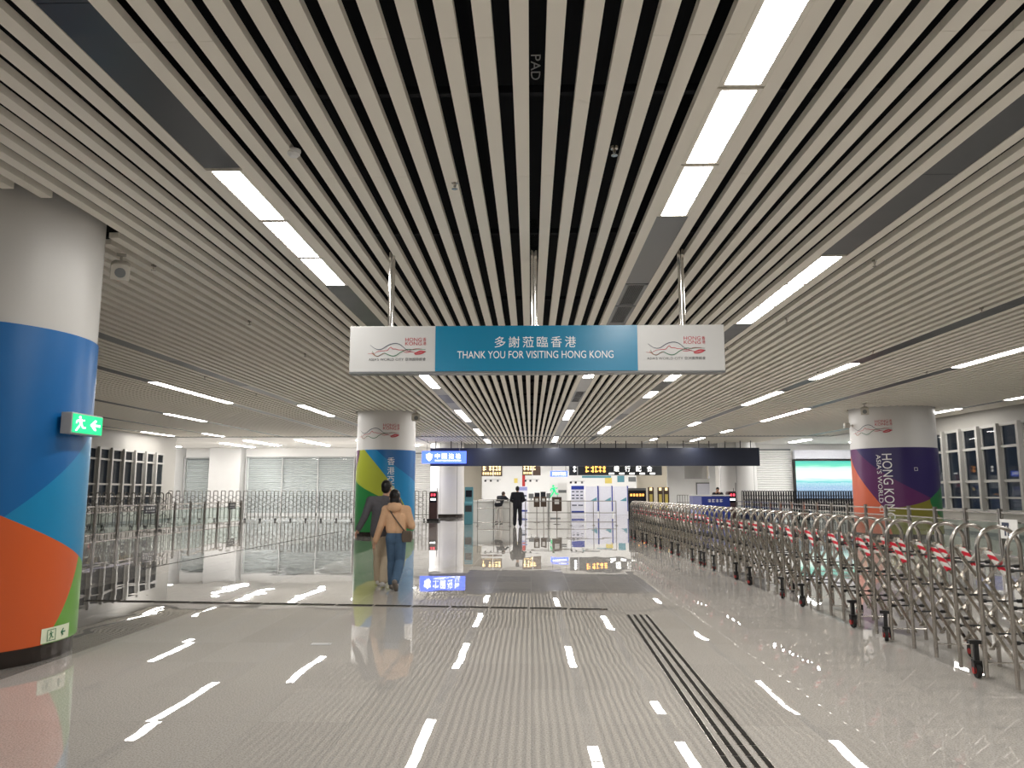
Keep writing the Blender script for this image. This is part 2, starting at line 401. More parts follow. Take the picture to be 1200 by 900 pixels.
ceiling = struct(ceil, 'ceiling', 'void')
# ducts, trays and pipes up in the dark void
for x0, x1, y0, y1, h in ((-0.4, 1.1, -4, 20, 0.42), (-3.6, -2.9, -2, 40, 0.5), (4.4, 5.6, 0, 41, 0.45)):
    mb = MB(); slab(mb, x0, x1, y0, y1, h, 0.75)
    struct(mb, 'air_duct', 'pipe', ceiling)
mb = MB()
for x in (-1.55, -1.2, 2.3, 2.9): mb.tube([(x, -4, zc(-4) + 0.3), (x, 44, zc(44) + 0.3)], 0.035, 8)
struct(mb, 'sprinkler_main', 'pipe', ceiling, smooth=True)
mb = MB()
for y in range(-4, 48, 3): mb.box(-19.8, 15.4, y, y + 0.05, zc(y) + 0.065, zc(y) + 0.12)
struct(mb, 'carrier_rail', 'pipe', ceiling)
mb = MB(); lettering(mb, 'PAD', lambda a, b: (0.012 + b, 5.10 + a, zc(5.3) + 0.405), 0, 0, 0.34, 0.07)
build(mb, 'lettering', 'panel_grey', ceiling, smooth=False)

ks = sorted(TROUGH)
klist = list(range(-94, 77))
holes = [(-5.36, 7.27, 1.0), (-5.25, 27.9, 1.06), (12.65, 27.2, 1.376), (-5.25, 48.6, 1.05), (12.9, 48.6, 1.15)]
bays, cur = [], []
for k in klist:
    if k in TROUGH: bays.append(cur); cur = []
    else: cur.append(k)
bays.append(cur)
for bay in bays:
    mb = MB()
    for k in bay:
        x0 = kx(k); x1 = x0 + 0.107
        cuts = sorted({-5.5, 41.3} | {2.16 + 4.13 * j + (2.07 if (k // 4) % 2 else 0) for j in range(-1, 10) if -5 < 2.16 + 4.13 * j + (2.07 if (k // 4) % 2 else 0) < 41})
        spans = [(a + 0.002, b - 0.002) for a, b in zip(cuts, cuts[1:])]
        if -6.3 < x0 < 14: spans.append((41.72, 49.0))
        out = []
        for a, b in spans:
            parts = [(a, b)]
            for hx, hy, hr in holes:
                d = hr + 0.02
                if x1 > hx - d and x0 < hx + d:
                    dx = min(abs(x0 - hx), abs(x1 - hx)) if not (x0 < hx < x1) else 0
                    hh = math.sqrt(max(0, d * d - dx * dx))
                    nx = []
                    for p, q in parts:
                        if p < hy - hh: nx.append((p, min(q, hy - hh)))
                        if q > hy + hh: nx.append((max(p, hy + hh), q))
                    parts = [s_ for s_ in nx if s_[1] - s_[0] > 0.02]
            out += parts
        for a, b in out: slab(mb, x0, x1, a, b, 0, 0.06)
    struct(mb, 'slat_panel', 'slat', ceiling)
# cross channel and plain white ceiling beyond the slats
mb = MB(); slab(mb, -20, 16.15, 41.34, 41.42, -0.02, 0.10, 0); slab(mb, -20, 16.15, 41.42, 41.62, 0.05, 0.10, 1); slab(mb, -20, 16.15, 41.62, 41.70, -0.02, 0.10, 0)
struct(mb, 'cross_channel', ['panel_grey', 'void'], ceiling)
mb = MB(); slab(mb, -31, -6.35, 41.7, 54.3, 0, 0.12); slab(mb, 14.05, 23.5, 41.7, 52, 0, 0.12); slab(mb, -31, -20.15, 38, 41.7, 0, 0.12); slab(mb, 16.3, 23.5, 32.7, 41.7, 0, 0.12)
mb.box(-6.35, 14.05, 49.2, 62.2, 4.22, 4.40)
struct(mb, 'plain_ceiling_panel', 'ceil_white', ceiling)
mb = MB(); mb.box(-6.35, 14.05, 49.1, 49.2, 4.20, 4.95); struct(mb, 'soffit_panel', 'panel_grey', ceiling)
mb = MB()
for y in (45.5, 49.5): slab(mb, -31, -6.35, y, y + 0.02, -0.004, 0.01)
struct(mb, 'shadow_gap', 'seam', ceiling)

# closed panels, vents and light fittings between the slats
TW = 0.155
def vent_mesh(L):
    mb = MB(); n = 2; e = 0.02
    for q in range(n):
        y0 = L * q / n + 0.015; y1 = L * (q + 1) / n - 0.015
        mb.box(-TW, TW, y0, y0 + 0.05, 0, 0.03); mb.box(-TW, TW, y1 - 0.05, y1, 0, 0.03)
        mb.box(-TW, -TW + 0.05, y0, y1, 0, 0.03); mb.box(TW - 0.05, TW, y0, y1, 0, 0.03)
        for i in range(8):
            x = -0.09 + i * 0.0257
            mb.box(x - 0.004, x + 0.004, y0 + 0.05, y1 - 0.05, 0.004, 0.03)
        mb.box(-TW, TW, y0, y1, 0.05, 0.06, 1)
    return mb
_lm = {}
def light_fitting(x, y0, y1, label, group='lit panels of the ceiling strips'):
    L = round(y1 - y0 - 0.03, 3)
    t = thing('ceiling_light', label, 'ceiling light', (x, (y0 + y1) / 2, zc((y0 + y1) / 2)), 0, group)
    t.rotation_euler = (SLOPE, 0, 0)
    if L not in _lm:
        f = MB()
        for sx in (-1, 1): f.box(*sorted((sx * TW, sx * 0.118)), -L / 2, L / 2, 0.0, 0.05)
        for sy in (-1, 1): f.box(-0.118, 0.118, *sorted((sy * L / 2, sy * (L / 2 - 0.025))), 0.0, 0.05)
        d = MB().box(-0.118, 0.118, -L / 2 + 0.025, L / 2 - 0.025, 0.004, 0.03, 1)
        d.mi[0] = 0                                     # only the underside is lit
        _lm[L] = (f.mesh('frame', 'slat'), d.mesh('diffuser', ['light', 'white']))
    link('frame', _lm[L][0], t, False); link('diffuser', _lm[L][1], t, False)
    return t
for k in ks:
    x = kx(k) + 0.0535; n_l = 0
    segs = [s_ for s_ in TROUGH[k]]
    for y0, y1, ty in segs:
        if ty == 'L':
            n = max(1, round((y1 - y0) / 1.25)); st = (y1 - y0) / n
            for i in range(n):
                light_fitting(x, y0 + i * st, y0 + (i + 1) * st, f'lit panel, {ORD[n_l]} in the {STRIP[k]}' if y0 > 1 else f'lit panel behind the camera in the {STRIP[k]}')
                if y0 > 1: n_l += 1
        elif ty == 'V':
            o = build(vent_mesh(y1 - y0), 'air_vent', ['panel_mid', 'void'], None, (x, y0, zc(y0)), smooth=False)
            o.rotation_euler = (SLOPE, 0, 0)
            tag(o, 'grey slotted air vent in the ceiling, ' + ('right above the hanging sign' if y0 < 15 else 'beyond the hanging sign'), 'vent')
        else:
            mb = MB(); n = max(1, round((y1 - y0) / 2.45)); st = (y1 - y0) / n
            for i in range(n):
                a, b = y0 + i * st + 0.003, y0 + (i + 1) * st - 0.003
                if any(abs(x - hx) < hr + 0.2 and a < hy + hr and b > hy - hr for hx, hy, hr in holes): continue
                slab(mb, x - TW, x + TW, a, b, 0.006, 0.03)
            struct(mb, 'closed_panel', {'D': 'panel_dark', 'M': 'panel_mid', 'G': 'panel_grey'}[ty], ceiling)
for x, y0, y1, w_ in ((-13.4, 43.9, 50.5, 'third from the round columns'), (-16.65, 44.6, 50.4, 'fourth from the round columns'), (-19.15, 47.3, 52.6, 'fifth from the round columns'),
                      (-24.0, 47, 52, 'farthest left'), (-10.0, 44.5, 49.5, 'nearest the round columns'), (-7.6, 45.0, 51.0, 'beyond the yellow column'), (16.0, 44.6, 47.6, 'beside the video screen'), (19.6, 42.5, 47.5, 'added in front of the video screen')):  # last line is out of sight, added to brighten the right back wall
    n = round((y1 - y0) / 1.25); st = (y1 - y0) / n
    for i in range(n):
        t = light_fitting(x, y0 + i * st, y0 + (i + 1) * st, f'thin lit panel, {ORD[i]} of the plain ceiling line {w_}', 'lit panels of the plain far ceiling')
        t.location.z -= 0.03
        t.children[1].data = t.children[1].data.copy(); t.children[1].data.materials[0] = M['light_hall']
for i, x in enumerate((-4, -1, 2, 5, 8, 11)):  # unseen fittings, added to brighten the counter hall from above
    for j, y in enumerate((50.4, 56.5)):
        t = light_fitting(x, y - 0.8, y + 0.8, f'unseen lit panel added to brighten the counter hall beyond the navy fascia', 'added lit panels of the counter hall')
        t.location.z = 4.20
        t.children[1].data = t.children[1].data.copy(); t.children[1].data.materials[0] = M['light_hall']

# ---------------------------------------------------------------- walls
def wbox(x0, x1, y0, y1, z0, z1, name, m='wall'):
    return struct(MB().box(x0, x1, y0, y1, z0, z1), name, m)
WT = 0.25
wbox(-32, 24, -8.25, -8, 0, 5.2, 'wall_rear')
# window walls: a low wall below, a strip above, bays of deep mullions between
def window_bay(n, X, y0, y1, side, ztop, zsill=0.86, m='frame_white'):
    """one bay between two deep mullions; the wall faces the hall on -side"""
    t = bpy.data.objects.new(f'window_{n}', None); COL.objects.link(t); t['kind'] = 'structure'
    t.location = (X, y0, 0)
    L = y1 - y0; s = side
    mb = MB()
    def bx(d0, d1, a, b, z0, z1): mb.box(*sorted((s * d0, s * d1)), a, b, z0, z1)
    bx(-0.16, 0.12, 0, 0.13, zsill, ztop)                    # deep mullion
    for z, h in ((zsill, 0.06), (1.30, 0.06), (1.86, 0.09), (3.02, 0.09), (ztop - 0.1, 0.1)):
        bx(-0.05, 0.08, 0.13, L, z, z + h)
    for z0, z1 in ((zsill + 0.06, 1.30), (1.36, 1.86), (1.95, 3.02), (3.11, ztop - 0.1)):
        bx(-0.01, 0.05, 0.13, 0.19, z0, z1); bx(-0.01, 0.05, L - 0.06, L, z0, z1)
    build(mb, 'window_frame', m, t, smooth=False)
    g = MB()
    g.box(*sorted((s * 0.02, s * 0.03)), 0.13, L, zsill + 0.05, ztop - 0.05)
    build(g, 'pane', 'glass_dark', t, smooth=False)
RX, LX = 16.1, -20.0
wn_ = 0
def side_wall(X, side, ya, yb, ztop, y_first, pitch, y_lastwin, name):
    global wn_
    out = sorted((X, X + side * WT))
    mb = MB(); mb.box(*out, ya, yb, 0, 0.86)
    a, b = zc(ya), zc(yb)
    mb.add([(out[0], ya, ztop), (out[1], ya, ztop), (out[0], yb, ztop), (out[1], yb, ztop), (out[0], ya, a + 0.75), (out[1], ya, a + 0.75), (out[0], yb, b + 0.75), (out[1], yb, b + 0.75)],
           [(0, 2, 3, 1), (4, 5, 7, 6), (0, 1, 5, 4), (2, 6, 7, 3), (0, 4, 6, 2), (1, 3, 7, 5)])
    y = y_first
    n = int((y_lastwin - y_first) / pitch)
    mb.box(*out, ya, y_first, 0.86, ztop); mb.box(*out, y_first + n * pitch, yb, 0.86, ztop)
    struct(mb, name, 'wall_side')
    mb = MB(); mb.box(*sorted((X - side * 0.012, X)), ya, yb, 0, 0.12); struct(mb, 'baseboard_' + name.split('_')[1], 'panel_mid')
    for i in range(n):
        wn_ += 1
        window_bay(wn_, X, y_first + i * pitch, y_first + (i + 1) * pitch, side, ztop)
side_wall(RX, 1, -8, 33.0, 3.86, 15.0, 1.17, 32.6, 'wall_right')
side_wall(LX, -1, -8, 43.0, 3.62, 29.6, 1.09, 41.6, 'wall_left')
# the hall widens beyond the window walls
wbox(-31, LX - WT, 42.75, 43.0, 0, 5.3, 'wall_left_return')
wbox(-31.2, -31, 38, 54.3, 0, 5.3, 'wall_far_left')
wbox(RX + WT, 23.5, 32.75, 33.0, 0, 5.3, 'wall_right_return')
wbox(23.5, 23.7, 32.75, 52, 0, 5.3, 'wall_far_right')
# back wall on the left with a glazed shop front and white piers
wbox(-31, -6.3, 54.3, 54.5, 0, 5.4, 'wall_back_left')
wbox(-6.5, -6.3, 50, 62, 0, 5.4, 'wall_hall_left')
wbox(-6.5, 14.3, 62, 62.2, 0, 5.6, 'wall_back', 'cream')
wbox(14.1, 14.3, 50.4, 62, 0, 5.5, 'wall_hall_right')
wbox(14.1, 23.5, 50.2, 50.4, 0, 5.4, 'wall_back_right')
mb = MB().box(-22.4, -20.2, 53.3, 54.3, 0, 4.7); struct(mb, 'wall_pier', 'wall_mid')
mb = MB().box(-25.6, -24.5, 52.6, 54.3, 0, 4.7); struct(mb, 'wall_pier_outer', 'wall_mid')
mb = MB().box(-26.4, -25.6, 52.9, 54.3, 0, 4.7); struct(mb, 'wall_pier_grey', 'wall_grey')
def glazed(n, x0, x1, y, z1, cols):
    t = bpy.data.objects.new(f'window_{n}', None); COL.objects.link(t); t['kind'] = 'structure'; t.location = (x0, y, 0)
    mb = MB(); W = x1 - x0
    mb.box(0, W, -0.06, 0.02, z1 - 0.08, z1); mb.box(0, W, -0.06, 0.02, 0, 0.1)
    for i in range(cols + 1): mb.box(W * i / cols - 0.035, W * i / cols + 0.035, -0.06, 0.02, 0, z1)
    build(mb, 'window_frame', 'panel_grey', t, smooth=False)
    build(MB().box(0.03, W - 0.03, -0.03, -0.015, 0.1, z1 - 0.08), 'pane', 'glass', t, smooth=False)
glazed(40, -24.4, -22.5, 54.0, 4.0, 1)
glazed(41, -20.0, -12.4, 54.0, 4.05, 3)
def louvre_wall(name, label, x0, x1, y, z0, z1, m, pitch=0.145, cat='roller shutter'):
    mb = MB(); n = int((z1 - z0) / pitch)
    for i in range(n):
        z = z0 + i * pitch
        mb.add([(x0, y, z + 0.012), (x1, y, z + 0.012), (x1, y - 0.03, z + pitch * 0.5), (x0, y - 0.03, z + pitch * 0.5), (x0, y, z + pitch), (x1, y, z + pitch)], [(0, 1, 2, 3), (3, 2, 5, 4)])
        mb.box(x0, x1, y + 0.005, y + 0.02, z, z + 0.02, 1)
    mb.box(x0, x1, y + 0.02, y + 0.05, z0, z1, 1)
    o = build(mb, name, [m, 'panel_mid'], smooth=False)
    tag(o, label, cat)
    return o
louvre_wall('roller_shutter', 'grey closed roller shutter behind the glazed front on the left', -19.9, -12.4, 54.15, 0.0, 3.95, 'panel_grey')
louvre_wall('roller_shutter', 'white closed roller shutter just left of the navy fascia', -12.3, -6.6, 54.1, 0.0, 4.3, 'wall_mid')
louvre_wall('roller_shutter', 'white ribbed wall cladding left of the green video screen', 14.4, 16.75, 50.1, 0.0, 4.3, 'white', cat='wall cladding')
louvre_wall('roller_shutter', 'small grey blind behind the narrow glass door at the far left', -24.3, -22.55, 54.15, 0.0, 3.9, 'panel_grey')

# ---------------------------------------------------------------- round columns
def para(p, q, r):
    """coefficients of b = A + B a + C a^2 through three points"""
    (x1, y1), (x2, y2), (x3, y3) = p, q, r
    den = (x1 - x2) * (x1 - x3) * (x2 - x3)
    Cc = (x3 * (y2 - y1) + x2 * (y1 - y3) + x1 * (y3 - y2)) / den
    Bb = (x3 * x3 * (y1 - y2) + x2 * x2 * (y3 - y1) + x1 * x1 * (y2 - y3)) / den
    return (y1 - Bb * x1 - Cc * x1 * x1, Bb, Cc)
def wrap_material(name, R, base, layers):
    """layers: (colour, axis, (p, q, r), sign): axis 'z' keeps z below/above the curve z(u), axis 'u' keeps u left/right of the curve u(z)"""
    t = NT(name); x, y, z = t.xyz(t.obj())
    u = t.math('MULTIPLY', t.math('ARCTAN2', x, t.math('MULTIPLY', y, -1.0)), R)
    col = base
    for c, tests in layers:
        msk = None
        for ax, pts, sg in tests:
            A, B, C_ = para(*pts)
            a, b = (u, z) if ax == 'z' else (z, u)
            curve = t.math('MULTIPLY_ADD', t.math('MULTIPLY_ADD', a, C_, B), a, A)
            mk = t.math('GREATER_THAN' if sg > 0 else 'LESS_THAN', b, curve)
            msk = mk if msk is None else t.math('MULTIPLY', msk, mk)
        col = t.mix(msk, col, c)
    t.put(t.b.inputs['Base Color'], col)
    n = t.noise(t.obj(), 6); t.put(t.b.inputs['Roughness'], t.math('MULTIPLY_ADD', n.outputs[0], 0.1, 0.27))
    return t.m
def column(label, x, y, R, wrap, top, band=True):
    t = thing('round_column', label, 'column', (x, y, 0))
    Rw = R
    if wrap:
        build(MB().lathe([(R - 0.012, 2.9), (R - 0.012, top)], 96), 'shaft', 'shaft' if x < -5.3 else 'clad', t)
        build(MB().lathe([(Rw, 0.15), (Rw, 3.0)], 128), 'printed_wrap', [wrap], t)
    else:
        build(MB().lathe([(R, 0.2), (R, top)], 96), 'shaft', 'clad', t)
        mb = MB()
        for a in range(0, 360, 60):
            c, s = math.cos(math.radians(a + 12)), math.sin(math.radians(a + 12))
            mb.bar((R * c, R * s, 0.2), (R * c, R * s, top), 0.02, 0.02)
        build(mb, 'panel_seam', 'seam', t, smooth=False)
    build(MB().lathe([(R - 0.03, 0.0), (R - 0.03, 0.21)], 96), 'base_band', 'base_band', t)
    def cmap(u0, z0, off=0.012):
        return lambda a, b: ((R + off) * math.sin((u0 + a) / R), -(R + off) * math.cos((u0 + a) / R), z0 + b)
    return t, cmap
B1 = srgb(14, 96, 160); B2 = srgb(16, 128, 178); OR = srgb(205, 90, 40); GR = srgb(98, 158, 52)
wl = wrap_material('wrap_blue_orange', 1.0, B1, [
    (B2, [('z', ((0.926, 1.305), (1.553, 1.80), (2.0, 2.165)), -1)]),
    (GR, [('z', ((0.88, 1.306), (1.351, 1.095), (1.824, 0.897)), -1)]),
    (OR, [('z', ((0.88, 1.306), (1.351, 1.095), (1.824, 0.897)), -1), ('u', ((0.897, 1.824), (0.548, 1.655), (0.143, 1.337)), -1)])])
col_l, cl_map = column('big round column in the left foreground with blue and orange printed wrap', -5.36, 7.27, 1.0, wl, zc(7.3) + 0.5)
wm = wrap_material('wrap_yellow_blue', 1.06, srgb(20, 132, 190), [
    (srgb(30, 100, 165), [('z', ((-0.115, 2.965), (0.528, 2.434), (1.261, 2.028)), 1)]),
    (srgb(168, 178, 60), [('z', ((-0.605, 2.975), (0.083, 2.222), (0.645, 1.485)), -1)]),
    (srgb(95, 48, 90), [('u', ((2.986, -0.912), (2.48, -1.125), (2.183, -1.388)), -1)]),
    (srgb(40, 125, 65), [('z', ((-1.387, 1.97), (-0.844, 1.753), (-0.046, 1.397)), -1)])])
col_m, cm_map = column('round column behind the walking couple with yellow, green and blue printed wrap', -5.25, 27.9, 1.06, wm, zc(27.9) + 0.5)
wr = wrap_material('wrap_purple_orange', 1.376, srgb(52, 42, 96), [
    (srgb(98, 46, 98), [('z', ((-1.979, 3.01), (-0.702, 1.991), (0.507, 1.347)), -1)]),
    (srgb(215, 108, 78), [('u', ((2.718, -2.5), (1.832, -1.687), (1.092, -1.074)), -1)]),
    (srgb(130, 125, 50), [('z', ((-0.894, 0.982), (0.166, 1.181), (0.581, 1.319)), -1), ('u', ((1.345, -0.95), (1.0, -0.95), (0.2, -0.8)), 1)]),
    (srgb(40, 115, 65), [('u', ((1.458, 0.55), (1.291, 0.502), (1.0, 0.62)), 1), ('z', ((0.3, 1.15), (0.581, 1.35), (0.876, 1.52)), -1)])])
col_r, cr_map = column('round column at the right behind the folded gates with purple and orange printed wrap', 12.65, 27.2, 1.376, wr, zc(27.2) + 0.5)
column('plain white round column under the left end of the navy fascia', -5.25, 48.6, 1.05, None, zc(48.6) + 0.3)
column('plain white round column under the right end of the navy fascia', 12.9, 48.6, 1.15, None, zc(48.6) + 0.3)
# print on the wraps
mb = MB()
for i, ch in enumerate('香港亞洲國際都會'):
    lettering(mb, ch, cm_map(0.25, 2.46 - i * 0.327), 0, 0, 0.25, 0.27)
build(mb, 'lettering', 'ink_white', col_m, smooth=False)
wave_logo(col_m, cm_map(-0.95, 3.27), 1.6, False)
mb = MB()
rot = lambda u0, z0: (lambda a, b: cr_map(u0, z0)(b, -a))
lettering(mb, 'HONG KONG', rot(-0.96, 2.79), 0, 0, 2.15, 0.30)
lettering(mb, "ASIA'S WORLD CITY", rot(-1.14, 2.77), 0, 0, 2.2, 0.15)
lettering(mb, '□', cr_map(0.0, 2.22), 0, 0, 0.11, 0.11)
build(mb, 'lettering', 'ink_white', col_r, smooth=False)
wave_logo(col_r, cr_map(-2.05, 3.35), 1.47, False)

# ---------------------------------------------------------------- hanging sign
SY = 8.5
sg = thing('hanging_sign', 'long white and teal hanging sign thanking visitors, hung from three steel rods', 'sign', (0.065, SY, 2.845))
W2, HS = 2.105, 0.525
build(MB().box(-W2, W2, 0, 0.16, 0, HS), 'sign_box', 'sign_white', sg, bevel=0.006)
build(MB().box(-W2, W2, -0.004, 0.165, -0.018, -0.001), 'bottom_rail', 'panel_mid', sg)
build(MB().box(-1.135, 1.135, -0.006, -0.0005, 0.004, HS - 0.003), 'centre_panel', 'sign_blue', sg)
fs_ = lambda off: (lambda a, b: (a, off, b))
mb = MB()
x0 = -0.465
for i, ch in enumerate('多謝蒞臨香港'): lettering(mb, ch, fs_(-0.009), x0 + i * 0.158, 0.272, 0.122, 0.125)
lettering(mb, 'THANK YOU FOR VISITING HONG KONG', fs_(-0.009), -0.885, 0.148, 1.75, 0.084)
build(mb, 'lettering', 'ink_white', sg, smooth=False)
wave_logo(sg, (lambda a, b: (-1.895 + a, -0.004, 0.128 + b)), 0.655)
o = wave_logo(sg, (lambda a, b: (1.23 + a, -0.004, 0.128 + b)), 0.66)
for x in (-1.66, -0.02, 1.66):
    top = zc(SY) + 0.5 - 2.845
    build(MB().cyl((x, 0.08, HS - 0.01), (x, 0.08, top), 0.036, 16), 'hanging_rod', 'steel_bright', sg)
    build(MB().cyl((x, 0.08, HS), (x, 0.08, HS + 0.015), 0.055, 16), 'rod_flange', 'steel_bright', sg)

# ---------------------------------------------------------------- exit signs on the left column
def running_man(mb, fn, x, z, s, mi):
    """the exit pictogram figure, s = its height"""
    P = lambda pts: [fn(x + a * s, z + b * s) for a, b in pts]
    def poly(pts): mb.add(P(pts), [tuple(range(len(pts)))], mi)
    poly([(0.30 + 0.085 * math.cos(2 * PI * k / 12), 0.90 + 0.085 * math.sin(2 * PI * k / 12)) for k in range(12)])
    poly([(0.20, 0.74), (0.40, 0.80), (0.47, 0.50), (0.30, 0.45)])
    poly([(0.38, 0.79), (0.52, 0.66), (0.66, 0.72), (0.64, 0.79), (0.52, 0.74), (0.42, 0.80)])
    poly([(0.22, 0.76), (0.06, 0.68), (0.02, 0.50), (0.09, 0.48), (0.13, 0.62), (0.24, 0.67)])
    poly([(0.30, 0.47), (0.40, 0.50), (0.26, 0.22), (0.10, 0.0), (0.0, 0.02), (0.16, 0.26)])
    poly([(0.36, 0.50), (0.47, 0.50), (0.55, 0.30), (0.74, 0.30), (0.74, 0.21), (0.49, 0.21)])
def arrow_left(mb, fn, x, z, s, mi):
    for pts in ([(0.0, 0.5), (0.42, 0.95), (0.58, 0.95), (0.62, 0.85), (0.30, 0.5)], [(0.0, 0.5), (0.30, 0.5), (0.62, 0.15), (0.58, 0.05), (0.42, 0.05)], [(0.2, 0.41), (1.0, 0.41), (1.0, 0.59), (0.2, 0.59)]):
        mb.add([fn(x + a * s, z + b * s) for a, b in pts], [tuple(range(len(pts)))], mi)
ang = 1.55
ex = thing('exit_sign', 'lit green exit sign box with running figure and arrow on the blue column', 'exit sign', (-5.36 + 1.012 * math.sin(ang), 7.27 - 1.012 * math.cos(ang), 2.045), 0)
ex.rotation_euler.z = ang
build(MB().box(-0.25, 0.25, -0.105, 0.0, 0, 0.20), 'housing', 'panel_grey', ex, bevel=0.005)
build(MB().box(-0.235, 0.235, -0.112, -0.103, 0.014, 0.186), 'lit_face', 'glow_green', ex)
mb = MB(); ff = lambda a, b: (a * 1.5, -0.116, b)
running_man(mb, ff, -0.135, 0.028, 0.145, 0); arrow_left(mb, ff, 0.02, 0.045, 0.11, 0)
build(mb, 'pictogram', 'glow_white', ex, smooth=False)
st = thing('exit_sticker', 'pale low exit sticker with dark green figure and arrow near the blue column base', 'sticker', (-5.36, 7.27, 0))
smap = lambda off: (lambda a, b: ((1 + off) * math.sin(1.325 + a), -(1 + off) * math.cos(1.325 + a), 0.158 + b))
mb = MB(); n = 12
for i in range(n): mb.add([smap(0.004)(0.385 * q / n, b) for q in (i, i + 1) for b in (0, 0.13)], [(0, 2, 3, 1)])
build(mb, 'backing', 'sticker', st)
mb = MB()
running_man(mb, smap(0.007), 0.085, 0.022, 0.08, 0); arrow_left(mb, smap(0.007), 0.24, 0.03, 0.072, 0)
for a0, a1, b0, b1 in ((0.065, 0.17, 0.108, 0.113), (0.065, 0.17, 0.014, 0.019), (0.065, 0.071, 0.014, 0.113), (0.164, 0.17, 0.014, 0.113)):
    mb.add([smap(0.007)(*p) for p in ((a0, b0), (a1, b0), (a1, b1), (a0, b1))], [(0, 1, 2, 3)])
build(mb, 'pictogram', 'ink_green', st, smooth=False)

# ---------------------------------------------------------------- small fittings at the ceiling
def bracket_box(name, label, cat, p, rz, tilt, s, m='speaker', wall=0):
    t = thing(name, label, cat, p, rz)
    mb = MB().prism([(-s * .5, -s * .45), (s * .5, -s * .45), (s * .5, s * .35), (s * .3, s * .5), (-s * .3, s * .5), (-s * .5, s * .35)], lambda a, b, d: (a, d, b), -s * .45, s * .45)
    o = build(mb, 'housing', m, t, bevel=0.008); o.rotation_euler = (tilt, 0, 0)
    if wall: build(MB().cyl((0, s * .3, 0), (0, wall, 0), s * .09, 8).box(-s * .25, s * .25, wall - 0.012, wall, -s * .3, s * .3), 'bracket', m, t)
    else: build(MB().cyl((0, s * .3, 0), (0, s * .3, s * .95), s * .07, 8).bar((0, s * .3, s * .95), (0, -s * .1, s * .95), s * .5, s * .08), 'bracket', m, t)
    build(MB().cyl((0, -s * .46, 0), (0, -s * .5, 0), s * .28, 16), 'front_grille', 'panel_mid', t).rotation_euler = (tilt, 0, 0)
    return t
bracket_box('loudspeaker', 'beige bracketed loudspeaker at the ceiling beside the big blue column', 'loudspeaker', (-4.62, 8.3, 3.98), 0.5, 0.5, 0.20)
bracket_box('security_camera', 'pale camera on a bracket at the ceiling right of the yellow printed column', 'security camera', (-4.0, 26.6, 4.105), 0.3, 0.3, 0.26)
bracket_box('security_camera', 'pale camera on the ceiling left of the purple printed column', 'security camera', (10.8, 25.0, 4.12), -0.4, 0.3, 0.24)
bracket_box('security_camera', 'small grey camera on the left side of the purple printed column', 'security camera', (11.09, 27.2, 3.83), -PI / 2, 0.0, 0.19, 'speaker', 0.205)
sp0 = thing('sprinkler_head', 'tiny ceiling sprinkler of the slatted ceiling', 'sprinkler', (0, 0, 0), 0, 'ceiling sprinklers')
build(MB().lathe([(0.03, 0.02), (0.03, 0.0), (0.012, -0.005), (0.012, -0.03), (0.006, -0.03), (0.006, -0.05)], 12), 'body', 'steel', sp0)
build(MB().lathe([(0.026, -0.05), (0.026, -0.055)], 12), 'deflector', 'steel', sp0)
spots = [(-4.56, 8.92, 'nearest the beige loudspeaker'), (-4.55, 12.1, 'second left of the hanging sign'), (-4.55, 15.2, 'third left of the hanging sign'), (-7.98, 18.45, 'first left of the column row'),
         (-7.9, 21.8, 'second left of the column row'), (4.1, 8.96, 'first right of the hanging sign'), (4.1, 12.13, 'second right of the hanging sign'), (3.78, 14.6, 'third right of the hanging sign'),
         (6.8, 11.48, 'high at the far right, nearest'), (6.8, 15.2, 'high at the far right, second'), (6.78, 18.1, 'high at the far right, third'), (9.27, 18.0, 'toward the purple column'), (0.67, 5.78, 'just above the sign, right of centre'), (-0.66, 6.44, 'just above the sign, left of centre')]
for i, (x, y, lab) in enumerate(spots):
    s_ = sp0
    if i:
        s_ = copy_obj(sp0)
        for ch in sp0.children: copy_obj(ch, s_)
    s_.location = (x, y, zc(y)); s_['label'] = 'tiny steel ceiling sprinkler ' + lab
sd = thing('smoke_detector', 'round white smoke detector left of centre near the ceiling lights', 'smoke detector', (-1.88, 5.77, zc(5.77)))
build(MB().lathe([(0.045, 0.0), (0.05, -0.02), (0.03, -0.04)], 20), 'body', 'white', sd); build(MB().lathe([(0.055, 0.015), (0.055, 0.0)], 20), 'base', 'white', sd)

# ---------------------------------------------------------------- floor fittings
def slot_row(name, label, cat, p0, p1, wd, n, gap, m, frame):
    """a run of inlaid strips, flush with the floor and a few millimetres proud"""
    p0, p1 = Vector((*p0, 0)), Vector((*p1, 0)); d = p1 - p0
    t = thing(name, label, cat, p0)
    rz = math.atan2(d.y, d.x); t.rotation_euler.z = rz; L = d.length / n
    base = MB().box(0, L - gap, -wd / 2, wd / 2, 0.0005, 0.004, 0)
    if frame:
        base.box(0, L - gap, -wd / 2 - 0.003, -wd / 2, 0.0005, 0.005, 1); base.box(0, L - gap, wd / 2, wd / 2 + 0.003, 0.0005, 0.006, 1)
    me = base.mesh('strip', [m, 'steel'])
    for i in range(min(n, 99)): link('strip', me, t, False, (i * L, 0, 0))
    return t
names = ('leftmost', 'second from left', 'third from left', 'rightmost')
for i in range(4):
    xa, xb = 1.10 + i * 0.075, 1.20 + i * 0.075
    slot_row('tactile_strip', f'dark metal guide strip inlaid in the floor, {names[i]} of the four', 'tactile strip', (xa - 0.045, 2.6), (xb, 9.9), 0.034, 38, 0.016, 'slot', True)
    COL.objects[[o.name for o in COL.objects if o.name.startswith('tactile_strip')][-1]]['group'] = 'tactile guide strips'
slot_row('floor_drain', 'long dark slotted drain across the floor in front of the walking couple', 'floor drain', (0.99, 10.3), (-6.3, 10.98), 0.13, 14, 0.035, 'slot', True)
